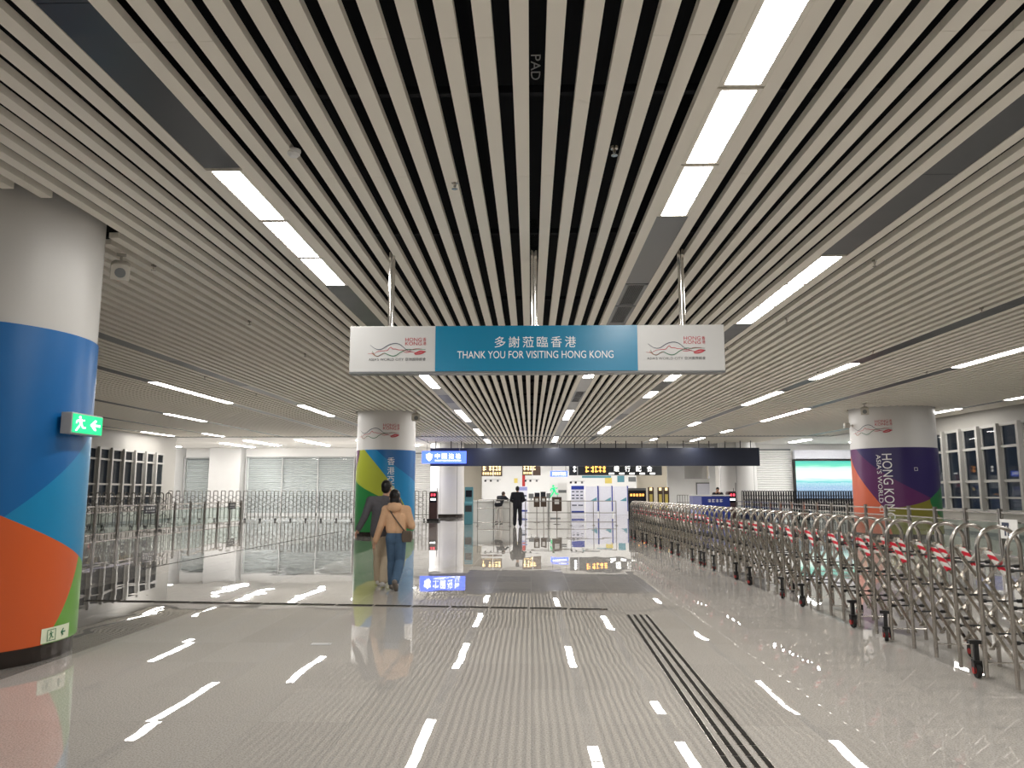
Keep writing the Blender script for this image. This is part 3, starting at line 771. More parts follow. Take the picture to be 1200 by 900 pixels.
slot_row('floor_drain', 'narrow metal floor trim along the left gate area beyond the big column', 'floor trim', (-7.72, 15.5), (-7.45, 31), 0.035, 30, 0.04, 'slot', False)
hp = thing('floor_access_plate', 'small pale rectangular floor plate left of the hanging sign reflection', 'floor plate', (-2.1, 7.93, 0))
build(MB().box(-0.10, 0.10, -0.05, 0.05, 0.0005, 0.005), 'plate', 'panel_grey', hp, bevel=0.002)
mb = MB()
for x in (-0.08, 0.08): mb.cyl((x, 0, 0.004), (x, 0, 0.0065), 0.007, 10)
build(mb, 'screw', 'steel', hp)

# ---------------------------------------------------------------- folded gates on the right
def arch_path(w_, h):
    r = w_ / 2; p = [(-r, 0, 0.02), (-r, 0, h * 0.5), (-r, 0, h - r)]
    p += [(-r * math.cos(a), 0, h - r + r * math.sin(a)) for a in [PI * k / 14 for k in range(1, 14)]]
    return p + [(r, 0, h - r), (r, 0, h * 0.5), (r, 0, 0.02)]
stripe = NT('red_white_tape')
_x, _y, _z = stripe.xyz(stripe.obj())
_s = stripe.math('FRACT', stripe.math('MULTIPLY', stripe.math('ADD', stripe.math('ADD', _z, _x), _y), 5.5))
stripe.put(stripe.b.inputs['Base Color'], stripe.mix(stripe.math('GREATER_THAN', _s, 0.5), srgb(225, 222, 215), srgb(200, 28, 52)))
stripe.b.inputs['Roughness'].default_value = 0.4
M['tape'] = stripe.m
AW, AH, AR = 0.345, 1.22, 0.0175
arch_me = MB().tube(arch_path(AW, AH), AR, 10).mesh('arch', 'steel')
axle_me = MB().cyl((-AW / 2 + 0.01, 0, 0), (AW / 2 - 0.01, 0, 0), 0.0075, 8).cyl((-AW / 2 + 0.012, 0, 0), (-AW / 2 + 0.045, 0, 0), 0.016, 10).cyl((AW / 2 - 0.045, 0, 0), (AW / 2 - 0.012, 0, 0), 0.016, 10).mesh('cross_axle', 'black')
rod_me = MB().cyl((-AW / 2, 0, 0), (AW / 2, 0, 0), 0.006, 8).mesh('foot_rod', 'steel')
br_me = MB().box(-0.018, 0.018, -0.016, 0.016, 0.11, 0.30).box(-0.05, 0.04, -0.02, 0.02, 0.27, 0.30).box(-0.032, -0.026, -0.03, 0.03, 0.05, 0.14).box(0.026, 0.032, -0.03, 0.03, 0.05, 0.14).box(-0.032, 0.032, -0.03, 0.03, 0.122, 0.14).mesh('fork', 'black')
wh_me = MB().tube([(-0.016, 0, 0), (0.016, 0, 0)], 0.058, 18, 0).tube([(-0.034, 0, 0), (0.034, 0, 0)], 0.026, 14, 1).mesh('wheel', ['rubber', 'red'])
def gate_right(label, ya, n, pitch, xa, xb, group):
    """arches one behind another along y; x runs from xa to xb"""
    g = thing('folding_gate', label, 'gate', ((xa + xb) / 2, ya, 0), 0, group)
    dx = (xb - xa) / (n - 1) if n > 1 else 0
    X = lambda i: xa + dx * i - (xa + xb) / 2
    rnd = random.Random(n)
    for i in range(n):
        a = link('arch', arch_me, g, True, (X(i), i * pitch + rnd.uniform(-0.03, 0.03), 0)); a.rotation_euler.z = rnd.uniform(-0.09, 0.09); a.rotation_euler.x = rnd.uniform(-0.012, 0.012)
        for z in (0.36, 0.62, 0.90): link('cross_axle', axle_me, g, True, (X(i), i * pitch, z))
        if i % 2 == 0: link('foot_rod', rod_me, g, True, (X(i), i * pitch, 0.13))
    for i in range(0, n, 2):
        s = -1 if (i // 2) % 3 != 2 else 1
        f = link('fork', br_me, g, True, (X(i) + s * (AW / 2 + 0.035), i * pitch + 0.06, 0)); f.rotation_euler.z = rnd.uniform(-0.4, 0.4)
        wv = link('wheel', wh_me, f, True, (0, 0, 0.0585))
    # lazy-tongs bars, each pinned to four arches in turn
    bm_ = {}
    for i in range(n - 3):
        for sd, up in ((-1, True), (1, True), (1, False)):
            off = sd * (AW / 2 - (0.042 if up else 0.062))
            z0, z1 = (0.16, 1.02) if up else (1.02, 0.16)
            key = (sd, up)
            if key not in bm_:
                bm_[key] = MB().bar((off, 0, z0), (off + 3 * dx, 3 * pitch, z1), 0.012, 0.030, 0, (1, 0, 0)).mesh('scissor_bar', 'steel')
                t0, t1 = (0.76, 0.97) if up else (0.03, 0.15)
                pa = Vector((off, 0, z0)).lerp(Vector((off + 3 * dx, 3 * pitch, z1)), t0); pb = Vector((off, 0, z0)).lerp(Vector((off + 3 * dx, 3 * pitch, z1)), t1)
                bm_[key, 't'] = MB().bar(pa, pb, 0.018, 0.048, 0, (1, 0, 0)).mesh('reflective_tape', 'tape')
            b = link('scissor_bar', bm_[key], g, False, (X(i), i * pitch, 0))
            if (up and (sd > 0 or i % 2)) or (not up and i % 3 == 0): link('reflective_tape', bm_[key, 't'], b, False)
    return g
gate_right('stainless folding gate pushed together into a row of tall arches, nearest on the right', 5.80, 27, 0.398, 3.87, 3.76, 'folded arch gates on the right')
gate_right('stainless folding gate of tight arches behind the nearest one, reaching the counters', 16.45, 28, 0.365, 3.75, 3.53, 'folded arch gates on the right')

# ---------------------------------------------------------------- frontal lattice gates
def gate_front(name, label, x0, x1, y, n, uw, h, m='steel_dark', bar_m='gate_dark', group=None, rounded=False, back=None):
    g = thing(name, label, 'gate', ((x0 + x1) / 2, y, 0), 0, group)
    p = (x1 - x0) / n; xs = [x0 + p * (i + 0.5) - (x0 + x1) / 2 for i in range(n)]
    if rounded: path = [(-uw / 2, 0, 0.06), (-uw / 2, 0, h - uw / 2)] + [(-uw / 2 * math.cos(a), 0, h - uw / 2 + uw / 2 * math.sin(a)) for a in [PI * k / 8 for k in range(1, 8)]] + [(uw / 2, 0, h - uw / 2), (uw / 2, 0, 0.06)]
    else: path = [(-uw / 2, 0, 0.06), (-uw / 2, 0, h - 0.02), (-uw / 2 + 0.03, 0, h), (uw / 2 - 0.03, 0, h), (uw / 2, 0, h - 0.02), (uw / 2, 0, 0.06)]
    ume = MB().tube(path, 0.024, 6).mesh('upright', m)
    cme = MB().box(-0.03, 0.03, -0.1, 0.1, 0.08, 0.13).tube([(-0.02, 0.08, 0.045), (0.02, 0.08, 0.045)], 0.045, 10).tube([(-0.02, -0.08, 0.045), (0.02, -0.08, 0.045)], 0.045, 10).mesh('castor', 'black')
    for i, x in enumerate(xs):
        link('upright', ume, g, True, (x, 0, 0))
        if i % 2 == 0: link('castor', cme, g, True, (x, 0, 0))
    zt = h - 0.48; rows = 3; dz = 0.26
    bme = {}
    mb = MB()
    for i in range(n - 1):
        for r in range(rows):
            z = zt - r * dz + dz
            mb.bar((xs[i], -0.035, z), (xs[i + 1], -0.035, z - dz), 0.014, 0.032, 0, (0, 1, 0)); mb.bar((xs[i], -0.055, z - dz), (xs[i + 1], -0.055, z), 0.014, 0.032, 0, (0, 1, 0))
    build(mb, 'lattice', bar_m, g, smooth=False)
    build(MB().bar((xs[0], 0, 0.17), (xs[-1], 0, 0.17), 0.02, 0.02), 'bottom_rail', m, g, smooth=False)
    return g
gate_front('lattice_gate', 'long unfolded lattice gate of square topped hoops left of the yellow printed column', -19.9, -7.0, 42, 31, 0.22, 1.60, group='unfolded lattice gates')
gate_front('lattice_gate', 'round topped lattice gate in front of the left windows', -19.7, -15.4, 33, 14, 0.20, 1.50, rounded=True)
gate_front('lattice_gate', 'short lattice gate section between the yellow column and the maroon gate motor', -6.8, -5.55, 42, 3, 0.2, 1.60, group=None)
gate_front('lattice_gate', 'dark half folded lattice gate in front of the video screen', 11.3, 17.4, 42, 46, 0.085, 1.60, 'gate_black', 'gate_black')
def gate_motor(label, x, y, face):
    g = thing('gate_motor', label, 'gate motor', (x, y, 0))
    build(MB().prism([(-0.22, 0), (0.22, 0), (0.22, 1.5), (0.16, 1.58), (-0.16, 1.58), (-0.22, 1.5)], lambda a, b, d: (a, d, b), -0.3, 0.3), 'housing', 'maroon', g, bevel=0.012)
    build(MB().box(-0.19, 0.19, -0.325, -0.3, 0.98, 1.5), 'display', 'screen_off', g)
    mb = MB(); glyph_row(mb, lambda a, b: (a, -0.33, b), -0.15, 0.15, 1.32, 1.46, 2, 0, 3)
    build(mb, 'lettering', face, g, smooth=False)
    mb = MB(); mb.add([(-0.14, -0.33, 1.1), (0.14, -0.33, 1.1), (0.14, -0.33, 1.2), (-0.14, -0.33, 1.2)], [(0, 1, 2, 3)])
    build(mb, 'display_line', 'glow_white', g, smooth=False)
    mb = MB().box(-0.3, 0.3, -0.36, 0.36, 0.0, 0.10).cyl((-0.32, 0.3, 0.06), (0.32, 0.3, 0.06), 0.06).cyl((-0.32, -0.3, 0.06), (0.32, -0.3, 0.06), 0.06)
    build(mb, 'undercarriage', 'black', g)
    build(MB().cyl((0.17, 0.1, 1.5), (0.17, 0.1, 1.75), 0.015), 'antenna', 'black', g)
    return g
gate_motor('maroon gate motor post with red lit display under the blue sign', -5.25, 42, 'glow_red')
gate_motor('maroon gate motor post with red lit display beside the blue desk', 10.75, 42, 'glow_red')

# ---------------------------------------------------------------- navy fascia and blue sign
FY = 46.0
fb = thing('navy_fascia', 'long dark navy fascia panel hung on thin rods across the counter hall', 'fascia', (3.8, FY, 3.08))
build(MB().box(-9.8, 9.75, 0, 0.35, 0, 1.07), 'panel', 'navy', fb, bevel=0.01)
rm = MB().cyl((0, 0.17, 1.06), (0, 0.17, zc(FY) - 3.08 + 0.35), 0.028, 8).mesh('hanging_rod', 'black')
for i in range(24): link('hanging_rod', rm, fb, True, (-9.5 + i * 0.822 + 0.12 * math.sin(i * 2.1), 0, 0))
bs = thing('inspection_sign', 'glowing blue hanging sign with white shield and lettering left of the navy fascia', 'sign', (-5.0, 44.4, 3.18))
build(MB().box(-1.28, 1.28, 0, 0.18, 0, 0.70), 'light_box', 'glow_blue', bs, bevel=0.01)
mb = MB(); fn = lambda a, b: (a, -0.012, b)
mb.add([fn(-0.85 + x * 0.19, 0.36 + y * 0.22) for x, y in ((-1, 0.75), (-0.45, 0.8), (0, 1.1), (0.45, 0.8), (1, 0.75), (0.95, -0.1), (0.55, -0.65), (0, -1.05), (-0.55, -0.65), (-0.95, -0.1))], [tuple(range(10))[::-1]])
for i, ch in enumerate('中国边检'): lettering(mb, ch, fn, -0.52 + i * 0.40, 0.27, 0.29, 0.30)
lettering(mb, 'CHINA IMMIGRATION INSPECTION', fn, -0.52, 0.12, 1.5, 0.085)
build(mb, 'lettering', 'glow_white', bs, smooth=False)
for x in (-1.0, 0.9): build(MB().cyl((x, 0.09, 0.69), (x, 0.09, zc(44.4) - 3.18 + 0.3), 0.014, 8), 'hanging_rod', 'steel_dark', bs)

# ---------------------------------------------------------------- glazed railings
def railing(label, X, y0, n, pitch, h, side, group=None):
    g = thing('glazed_railing', label, 'railing', (X, y0, 0), 0, group)
    pm = MB().box(-0.035, 0.035, -0.05, -0.012, 0, h).box(-0.035, 0.035, 0.012, 0.05, 0, h).box(-0.02, 0.02, -0.012, 0.012, 0.1, h - 0.15).box(-0.06, 0.06, -0.08, 0.08, 0, 0.012).mesh('post', 'steel_dark')
    fm = MB(); a, b = 0.07, pitch - 0.07
    for z0, z1 in ((h - 0.10, h - 0.06), (h - 0.30, h - 0.27), (0.10, 0.14)): fm.box(-0.018, 0.018, a - 0.02, b + 0.02, z0, z1)
    for y in (a, b - 0.025): fm.box(-0.014, 0.014, y, y + 0.025, 0.14, h - 0.1)
    fme = fm.mesh('panel_frame', 'steel')
    gme = MB().box(-0.005, 0.005, a + 0.025, b - 0.025, 0.14, h - 0.30).mesh('glass_panel', 'glass_fence')
    for i in range(n + 1): link('post', pm, g, False, (0, i * pitch, 0))
    for i in range(n): link('panel_frame', fme, g, False, (0, i * pitch, 0)); link('glass_panel', gme, g, False, (0, i * pitch, 0))
    return g
railing('steel and glass railing on the left running from the big column to the lattice gate', -14.5, 22.7, 11, 1.45, 1.12, -1)
railing('steel and glass railing at the right behind the folded arch gates', 10.55, 15.0, 18, 1.40, 1.14, 1)
def plaque(name, label, cat, X, y, z, wd, ht, m, lines, mi, rz, off=0.03):
    t = thing(name, label, cat, (X, y, z), rz)
    build(MB().box(-wd / 2, wd / 2, -0.012, 0.006, 0, ht), 'board', m, t)
    mb = MB()
    for k, (b0, b1, n) in enumerate(lines): glyph_row(mb, lambda a, b: (a, -0.016, b), -wd * 0.38, wd * 0.38, b0 * ht, b1 * ht, n, 0, k + 5)
    build(mb, 'lettering', mi, t, smooth=False)
    return t
plaque('notice_board', 'navy notice with white lettering on the left railing, nearer of the two', 'notice', -14.44, 29.2, 0.72, 0.95, 0.30, 'screen_off', [(0.5, 0.8, 4), (0.2, 0.35, 6)], 'ink_white', PI / 2)
plaque('notice_board', 'dark notice with white lettering at the far end of the left railing', 'notice', -14.44, 37.3, 0.72, 0.85, 0.30, 'screen_off', [(0.5, 0.8, 4), (0.2, 0.35, 6)], 'ink_white', PI / 2)
p_ = plaque('paper_notice', 'white paper notice with a dark diagram on the right railing', 'notice', 10.49, 17.4, 0.50, 0.62, 0.42, 'paper', [], 'ink_navy', -PI / 2)
mb = MB()
for a0, a1, b0, b1 in ((-0.24, 0.02, 0.28, 0.35), (-0.16, -0.10, 0.06, 0.28), (-0.05, 0.0, 0.06, 0.28)): mb.add([(a0, -0.016, b0), (a1, -0.016, b0), (a1, -0.016, b1), (a0, -0.016, b1)], [(0, 1, 2, 3)])
build(mb, 'diagram', 'ink_navy', p_, smooth=False)

# ---------------------------------------------------------------- video screen
vt = NT('landscape_video'); x, y, z = vt.xyz(vt.obj())
nz = vt.noise(vt.obj(), 3.0, 5); nz2 = vt.noise(vt.vec(vt.math('MULTIPLY', x, 0.5), y, vt.math('MULTIPLY', z, 7.0)), 1.4, 3)
zz = vt.math('ADD', vt.math('DIVIDE', z, 2.35), vt.math('MULTIPLY_ADD', nz2.outputs[0], 0.16, -0.08))
base = vt.ramp(zz, [(0.0, srgb(95, 140, 190)), (0.30, srgb(80, 150, 185)), (0.44, srgb(120, 205, 205)), (0.56, srgb(240, 255, 245)), (0.80, srgb(215, 250, 235)), (0.88, srgb(110, 215, 185)), (1.0, srgb(70, 190, 175))])
city = vt.math('MULTIPLY', vt.math('LESS_THAN', zz, 0.42), vt.math('MULTIPLY_ADD', vt.noise(vt.obj(), 14, 3).outputs[0], 0.9, -0.1))
vt.put(vt.b.inputs['Emission Color'], vt.mix(city, base, srgb(225, 235, 250)))
vt.b.inputs['Emission Strength'].default_value = 0.5
vt.put(vt.b.inputs['Base Color'], (0.02, 0.02, 0.02)); vt.b.inputs['Roughness'].default_value = 0.2
M['video'] = vt.m
sc_ = thing('video_screen', 'big glowing screen showing a green and blue landscape left of the purple column', 'screen', (18.75, 49.55, 1.15))
build(MB().box(-1.95, 1.95, 0.06, 0.5, -0.06, 2.47), 'cabinet', 'black', sc_, bevel=0.02)
build(MB().box(-1.9, 1.9, 0.0, 0.06, 0.0, 2.35), 'display', 'video', sc_)
build(MB().box(-1.95, 1.95, -0.02, 0.35, 2.5, 3.05), 'header_panel', 'pale_blue', sc_)
build(MB().box(-1.6, 1.6, 0.1, 0.4, -1.15, -0.06), 'plinth', 'wall_grey', sc_)

# ---------------------------------------------------------------- counter hall
def hung_sign(label, px0, px1, py0, py1, Y, face, rows, ink, group=None, text=None):
    a, b = at(px0, py1, Y), at(px1, py0, Y); wd, ht = b.x - a.x, b.z - a.z
    t = thing('hanging_counter_sign', label, 'sign', ((a.x + b.x) / 2, Y, a.z), 0, group)
    build(MB().box(-wd / 2, wd / 2, 0, 0.14, 0, ht), 'sign_box', face, t, bevel=0.01)
    fn = lambda p, q: (p, -0.012, q)
    mb = MB()
    for k, (u0, u1, v0, v1, n) in enumerate(rows): glyph_row(mb, fn, -wd / 2 + u0 * wd, -wd / 2 + u1 * wd, v0 * ht, v1 * ht, n, 0, k + int(px0))
    if rows: build(mb, 'lettering', ink, t, smooth=False)
    for s in (-0.4, 0.4): build(MB().cyl((s * wd, 0.07, ht), (s * wd, 0.07, 4.22 - a.z), 0.015, 6), 'hanging_rod', 'steel_dark', t)
    return t, wd, ht
hung_sign('black hanging sign with gold lettering, leftmost below the navy fascia', 564, 588.5, 544, 558, 51, 'brown', [(0.05, 0.25, 0.45, 0.85, 1), (0.35, 0.95, 0.45, 0.9, 4), (0.05, 0.95, 0.12, 0.32, 8)], 'gold')
hung_sign('black hanging sign with gold lettering above the red banner', 612, 633.5, 544, 557, 51, 'brown', [(0.05, 0.75, 0.45, 0.9, 4), (0.05, 0.55, 0.12, 0.3, 5)], 'gold')
hung_sign('small light blue hanging sign with white lettering in the counter hall', 645, 665, 552, 558.5, 49, 'glow_blue', [(0.1, 0.92, 0.2, 0.8, 7)], 'glow_white')
t, wd, ht = hung_sign('long black hanging sign with orange middle and white characters', 667, 775.5, 544, 557, 50, 'panel_dark', [(0.04, 0.08, 0.3, 0.85, 1)], 'glow_white')
mb = MB(); fn = lambda p, q: (p, -0.014, q)
glyph_row(mb, fn, -wd / 2 + 0.17 * wd, -wd / 2 + 0.22 * wd, 0.25 * ht, 0.85 * ht, 1, 0, 4); build(mb, 'lettering', 'amber', t, smooth=False); mb = MB(); glyph_row(mb, fn, -wd / 2 + 0.23 * wd, -wd / 2 + 0.40 * wd, 0.25 * ht, 0.85 * ht, 4, 0, 8)
build(mb, 'lettering', 'amber', t, smooth=False)
mb = MB()
for i, ch in enumerate('缓行配合'): lettering(mb, ch, fn, -wd / 2 + (0.485 + 0.118 * i) * wd, 0.34 * ht, 0.055 * wd, 0.52 * ht)
for i in range(5): mb.add([fn(-wd / 2 + (0.43 + 0.11 * i + q) * wd, v * ht) for q, v in ((0, 0.08), (0.055, 0.08), (0.055, 0.22), (0, 0.22))], [(0, 1, 2, 3)])
build(mb, 'lettering', 'glow_white', t, smooth=False)

def board(name, label, cat, px0, px1, py0, py1, Y, m, depth=0.12, to_floor=True, parts=()):
    """a free-standing board or cabinet with printed areas: parts are (name, u0, u1, v0, v1, material)"""
    a, b = at(px0, py1, Y), at(px1, py0, Y); wd = b.x - a.x; zt = b.z; zb = 0 if to_floor else a.z
    t = thing(name, label, cat, ((a.x + b.x) / 2, Y, zb))
    build(MB().box(-wd / 2, wd / 2, 0, depth, 0, zt - zb), 'body', m, t, bevel=0.008)
    for i, (pn, u0, u1, v0, v1, pm) in enumerate(parts):
        H_ = zt - zb
        build(MB().box(-wd / 2 + u0 * wd, -wd / 2 + u1 * wd, -0.012, 0.001, v0 * H_, v1 * H_), pn, pm, t)
    return t
icons = [('header', 0.02, 0.98, 0.87, 0.99, 'blue_paint'), ('base_stripe', 0.02, 0.98, 0.10, 0.16, 'blue_paint')]
for r, v in enumerate((0.78, 0.66, 0.56)):
    for c in range(3): icons.append(('icon_row', 0.06 + c * 0.32, 0.26 + c * 0.32, v, v + 0.035, 'ink_navy'))
for c in range(2): icons.append(('icon_row', 0.06 + c * 0.48, 0.42 + c * 0.48, 0.33, 0.365, 'ink_navy'))
board('directory_board', 'tall lavender directory board with a blue header and icons', 'information board', 669.5, 684.5, 569, 606, 51.5, 'pale_blue', 0.3, True, icons)
board('directory_board', 'pale directory board with blue header right behind the standing man in black', 'information board', 606.5, 618, 570, 606, 53, 'pale_blue', 0.2, True, [('header', 0.02, 0.98, 0.86, 0.98, 'lavender'), ('base_stripe', 0.02, 0.98, 0.12, 0.18, 'blue_paint'), ('icon_row', 0.1, 0.9, 0.5, 0.56, 'ink_navy'), ('icon_row', 0.1, 0.9, 0.64, 0.70, 'ink_navy')])
for i, (p0, p1) in enumerate(((686.5, 700), (702.5, 717), (720, 736))):
    t = board('counter_screen', f'white counter screen with a blue triangle, {("leftmost", "middle", "rightmost")[i]} of the three', 'counter screen', p0, p1, 570, 604, 53.5, 'pale_blue', 0.35, True, [])
    t['group'] = 'white counter screens'
    mb = MB().add([(-0.1, -0.006, 0.95), (0.36, -0.006, 1.2), (0.36, -0.006, 0.93)], [(0, 1, 2)])
    build(mb, 'blue_triangle', 'teal', t, smooth=False)
    build(MB().box(0.41, 0.49, -0.02, 0.3, 0.25, 1.97), 'edge_strip', 'blue_paint', t)
board('led_board', 'black board with amber lettering standing behind the far folded gate', 'sign', 736.5, 757, 572, 600, 44, 'screen_off', 0.15, True, [('frame', 0.0, 1.0, 0.93, 1.0, 'panel_mid')])
lb = [o for o in COL.objects if o.name.startswith('led_board')][0]
mb = MB(); glyph_row(mb, lambda a, b: (a, -0.012, b), -0.42, 0.42, 1.30, 1.45, 5, 0, 2); build(mb, 'lettering', 'amber', lb, smooth=False)
for i, (p0, p1) in enumerate(((760, 766), (771.2, 776.8), (778.2, 784))):
    t = board('standing_banner', f'brown standing banner with gold strip, {("left single", "middle", "right")[i]} one near the blue desk', 'banner', p0, p1, 571, 604, 45, 'brown', 0.06, True, [('gold_strip', 0.25, 0.75, 0.12, 0.78, 'yellow')])
    mb = MB(); glyph_row(mb, lambda a, b: (a, -0.012, b), -0.1, 0.1, 1.62, 1.80, 1, 0, 2); build(mb, 'lettering', 'gold', t, smooth=False)
# self service machine at the left edge of the hall
k_ = thing('service_kiosk', 'teal self service machine beside the plain white left column', 'kiosk', (-2.98, 37.5, 0))
build(MB().prism([(-0.35, 0), (0.1, 0), (0.1, 1.72), (-0.12, 1.78), (-0.18, 1.1), (-0.35, 1.0)], lambda a, b, d: (d, a, b), -0.2, 0.2), 'housing', 'teal', k_, bevel=0.01)
build(MB().box(-0.15, 0.15, -0.20, -0.13, 1.3, 1.62), 'screen', 'screen_off', k_)
build(MB().box(-0.16, 0.16, -0.36, -0.33, 0.6, 0.9), 'lower_panel', 'panel_dark', k_)
# tubular barriers
def barrier(label, x0, x1, y, h, posts, mid):
    t = thing('tube_barrier', label, 'barrier', ((x0 + x1) / 2, y, 0))
    W = (x1 - x0) / 2
    for z, n in ((h, 'top_rail'), (mid, 'middle_rail'), (0.16, 'bottom_rail')): build(MB().cyl((-W, 0, z), (W, 0, z), 0.017, 8), n, 'steel_dark', t)
    for i in range(posts):
        x = -W + 2 * W * i / (posts - 1)
        build(MB().cyl((x, 0, 0.0), (x, 0, h), 0.017, 8).box(x - 0.05, x + 0.05, -0.22, 0.22, 0, 0.02), 'post', 'steel_dark', t)
    return t
barrier('tube barrier left of the standing man in black', -2.42, -0.95, 35.4, 1.18, 3, 0.80)
barrier('long tube barrier to the right of the standing man in black', -0.25, 3.95, 36.2, 1.12, 5, 0.58)
# counters with clutter
def counter(label, px0, px1, Y, h, depth, m='paper', top='white'):
    a, b = at(px0, 590, Y), at(px1, 590, Y); wd = b.x - a.x
    t = thing('service_counter', label, 'counter', ((a.x + b.x) / 2, Y, 0))
    build(MB().box(-wd / 2, wd / 2, 0.06, depth, 0, h - 0.05), 'body', m, t, bevel=0.01)
    build(MB().box(-wd / 2 - 0.04, wd / 2 + 0.04, 0, depth + 0.04, h - 0.05, h), 'worktop', top, t, bevel=0.008)
    n = max(2, int(wd / 1.1))
    mb = MB()
    for i in range(1, n): mb.box(-wd / 2 + wd * i / n - 0.012, -wd / 2 + wd * i / n + 0.012, 0.045, 0.061, 0.02, h - 0.06)
    build(mb, 'panel_joint', 'panel_mid', t)
    return t
counter('pale writing counter behind the left tube barrier', 553, 603, 39.5, 1.10, 0.7)
counter('long pale inspection counter under the gold lettered signs', 619, 668, 46.9, 1.05, 0.9)
c0 = at(812, 590, 40).x; c1 = at(855.5, 590, 40).x
ds = thing('blue_desk', 'blue fronted attendant desk in front of the right plain column', 'desk', ((c0 + c1) / 2, 40, 0))
hw = (c1 - c0) / 2
build(MB().box(-hw, -hw + 0.45, 0, 0.8, 0, 1.34), 'side_panel', 'lavender', ds, bevel=0.01)
build(MB().box(-hw + 0.45, hw, 0, 0.8, 0, 1.32), 'front_panel', 'blue_paint', ds, bevel=0.01)
build(MB().box(-hw - 0.03, hw + 0.03, -0.03, 0.85, 1.34, 1.40), 'worktop', 'white', ds, bevel=0.01)
mb = MB(); glyph_row(mb, lambda a, b: (a, -0.012, b), -0.2, 0.6, 1.02, 1.18, 4, 0, 9); build(mb, 'lettering', 'ink_white', ds, smooth=False)
for i in range(6):
    a = at(622.5 + i * 7.0, 586, 47.3); h = 0.28 + 0.14 * ((i * 37) % 5) / 5
    t = thing('counter_monitor', f'small dark monitor on the long inspection counter, {ORD[i] if i else "first"} from its left end'.replace('nearest', 'first'), 'monitor', (a.x, 47.35, 1.05), 0, 'monitors on the inspection counter')
    build(MB().box(-0.155, 0.155, 0, 0.05, 0.12, 0.12 + h), 'screen', 'screen_off' if i % 3 else 'panel_mid', t)
    build(MB().cyl((0, 0.05, 0), (0, 0.05, 0.15), 0.025, 8).box(-0.1, 0.1, -0.02, 0.14, 0, 0.012), 'stand', 'panel_mid', t)
for i, px in enumerate((629, 637, 652.5)):
    Yb = (40, 40.5, 37.5)[i]; a = at(px, 590, Yb); big = i == 2
    t = thing('stand_sign', ('brown stand sign, left of a pair in the hall centre', 'brown stand sign, right of a pair in the hall centre', 'brown stand sign with a white square nearest the long barrier')[i], 'stand sign', (a.x, Yb, 0))
    w_ = 0.46 if big else 0.3; z0, z1 = (0.62, 1.30) if big else (0.78, 1.30)
    build(MB().box(-w_ / 2, w_ / 2, -0.02, 0.02, z0, z1), 'board', 'brown', t)
    build(MB().box(-w_ * 0.24, w_ * 0.24, -0.03, -0.02, z0 + (z1 - z0) * 0.5, z0 + (z1 - z0) * 0.82), 'white_square', 'paper', t)
    build(MB().cyl((0, 0, 0.02), (0, 0, z0), 0.02, 8), 'pole', 'steel', t); build(MB().lathe([(0.17, 0), (0.17, 0.015), (0.03, 0.03)], 20), 'base', 'steel_dark', t)
gf = thing('green_display', 'green running figure display on a stand in the hall centre', 'display', (at(650.5, 575, 46).x, 46, 0))
mb = MB(); running_man(mb, lambda a, b: (a, -0.02, b), -0.32, 1.25, 0.72, 0); build(mb, 'pictogram', 'glow_green', gf); build(MB().box(-0.3, 0.3, -0.06, 0.1, 0.0, 0.05), 'base', 'panel_mid', gf)
build(MB().box(-0.28, 0.12, -0.012, 0.03, 0.05, 2.0), 'back_board', 'white', gf)
tb = board('white_tablet_board', 'white board with dark lettering right of the green figure display', 'notice', 653.5, 664.5, 566, 580, 46.6, 'white', 0.06, True, [('text_block', 0.08, 0.92, 0.72, 0.80, 'panel_mid')])
def wall_paper(name, label, px0, px1, py0, py1, Y, m):
    a, b = at(px0, py1, Y), at(px1, py0, Y)
    o = build(MB().box(a.x, b.x, Y - 0.02, Y, a.z, b.z), name, m); return tag(o, label, 'poster')
# back-of-hall partition that carries the posters
wbox(-3.8, 8.2, 60.3, 60.5, 0, 5.5, 'wall_partition', 'white')
wall_paper('poster', 'pale yellow poster on the back wall left of the red banner', 602.5, 606.5, 560.5, 566, 60.3, 'yellow')
tag(wall_paper('red_banner', 'narrow red vertical banner on the back wall under the gold lettered sign', 612, 615.3, 556, 571, 60.3, 'red'), None, 'banner')
wall_paper('poster', 'olive yellow poster on the back wall above the counter screens', 709, 717, 560, 566.5, 60.3, 'yellow')
wall_paper('poster', 'teal poster on the back wall right of the olive poster', 723.5, 731.5, 557.5, 565, 60.3, 'teal')
wall_paper('poster', 'long turquoise strip poster under the long black sign', 682, 716, 557.5, 560, 60.3, 'teal')
wall_paper('poster', 'white poster with dark picture beneath the white characters', 736.5, 745, 559, 564.5, 60.3, 'panel_mid')
for i, (px, py, s) in enumerate(((578, 562, 0.5), (624, 562, 0.45), (677, 564, 0.45))):
    a = at(px, py, 50); t = thing('ceiling_camera_cluster', f'cluster of small cameras hanging from a ceiling rod, {("left", "middle", "right")[i]} of three', 'security camera', (a.x, 50, a.z), 0, 'hanging camera clusters')
    build(MB().cyl((0, 0, 0), (0, 0, 4.22 - a.z), 0.02, 8), 'rod', 'white', t); build(MB().bar((-s, 0, 0), (s, 0, 0), 0.03, 0.03), 'cross_arm', 'panel_grey', t)
    for q in (-1, -0.3, 0.6): build(MB().box(q * s - 0.06, q * s + 0.06, -0.2, 0.06, -0.14, -0.02), 'camera_body', 'panel_mid' if q > 0 else 'black', t)
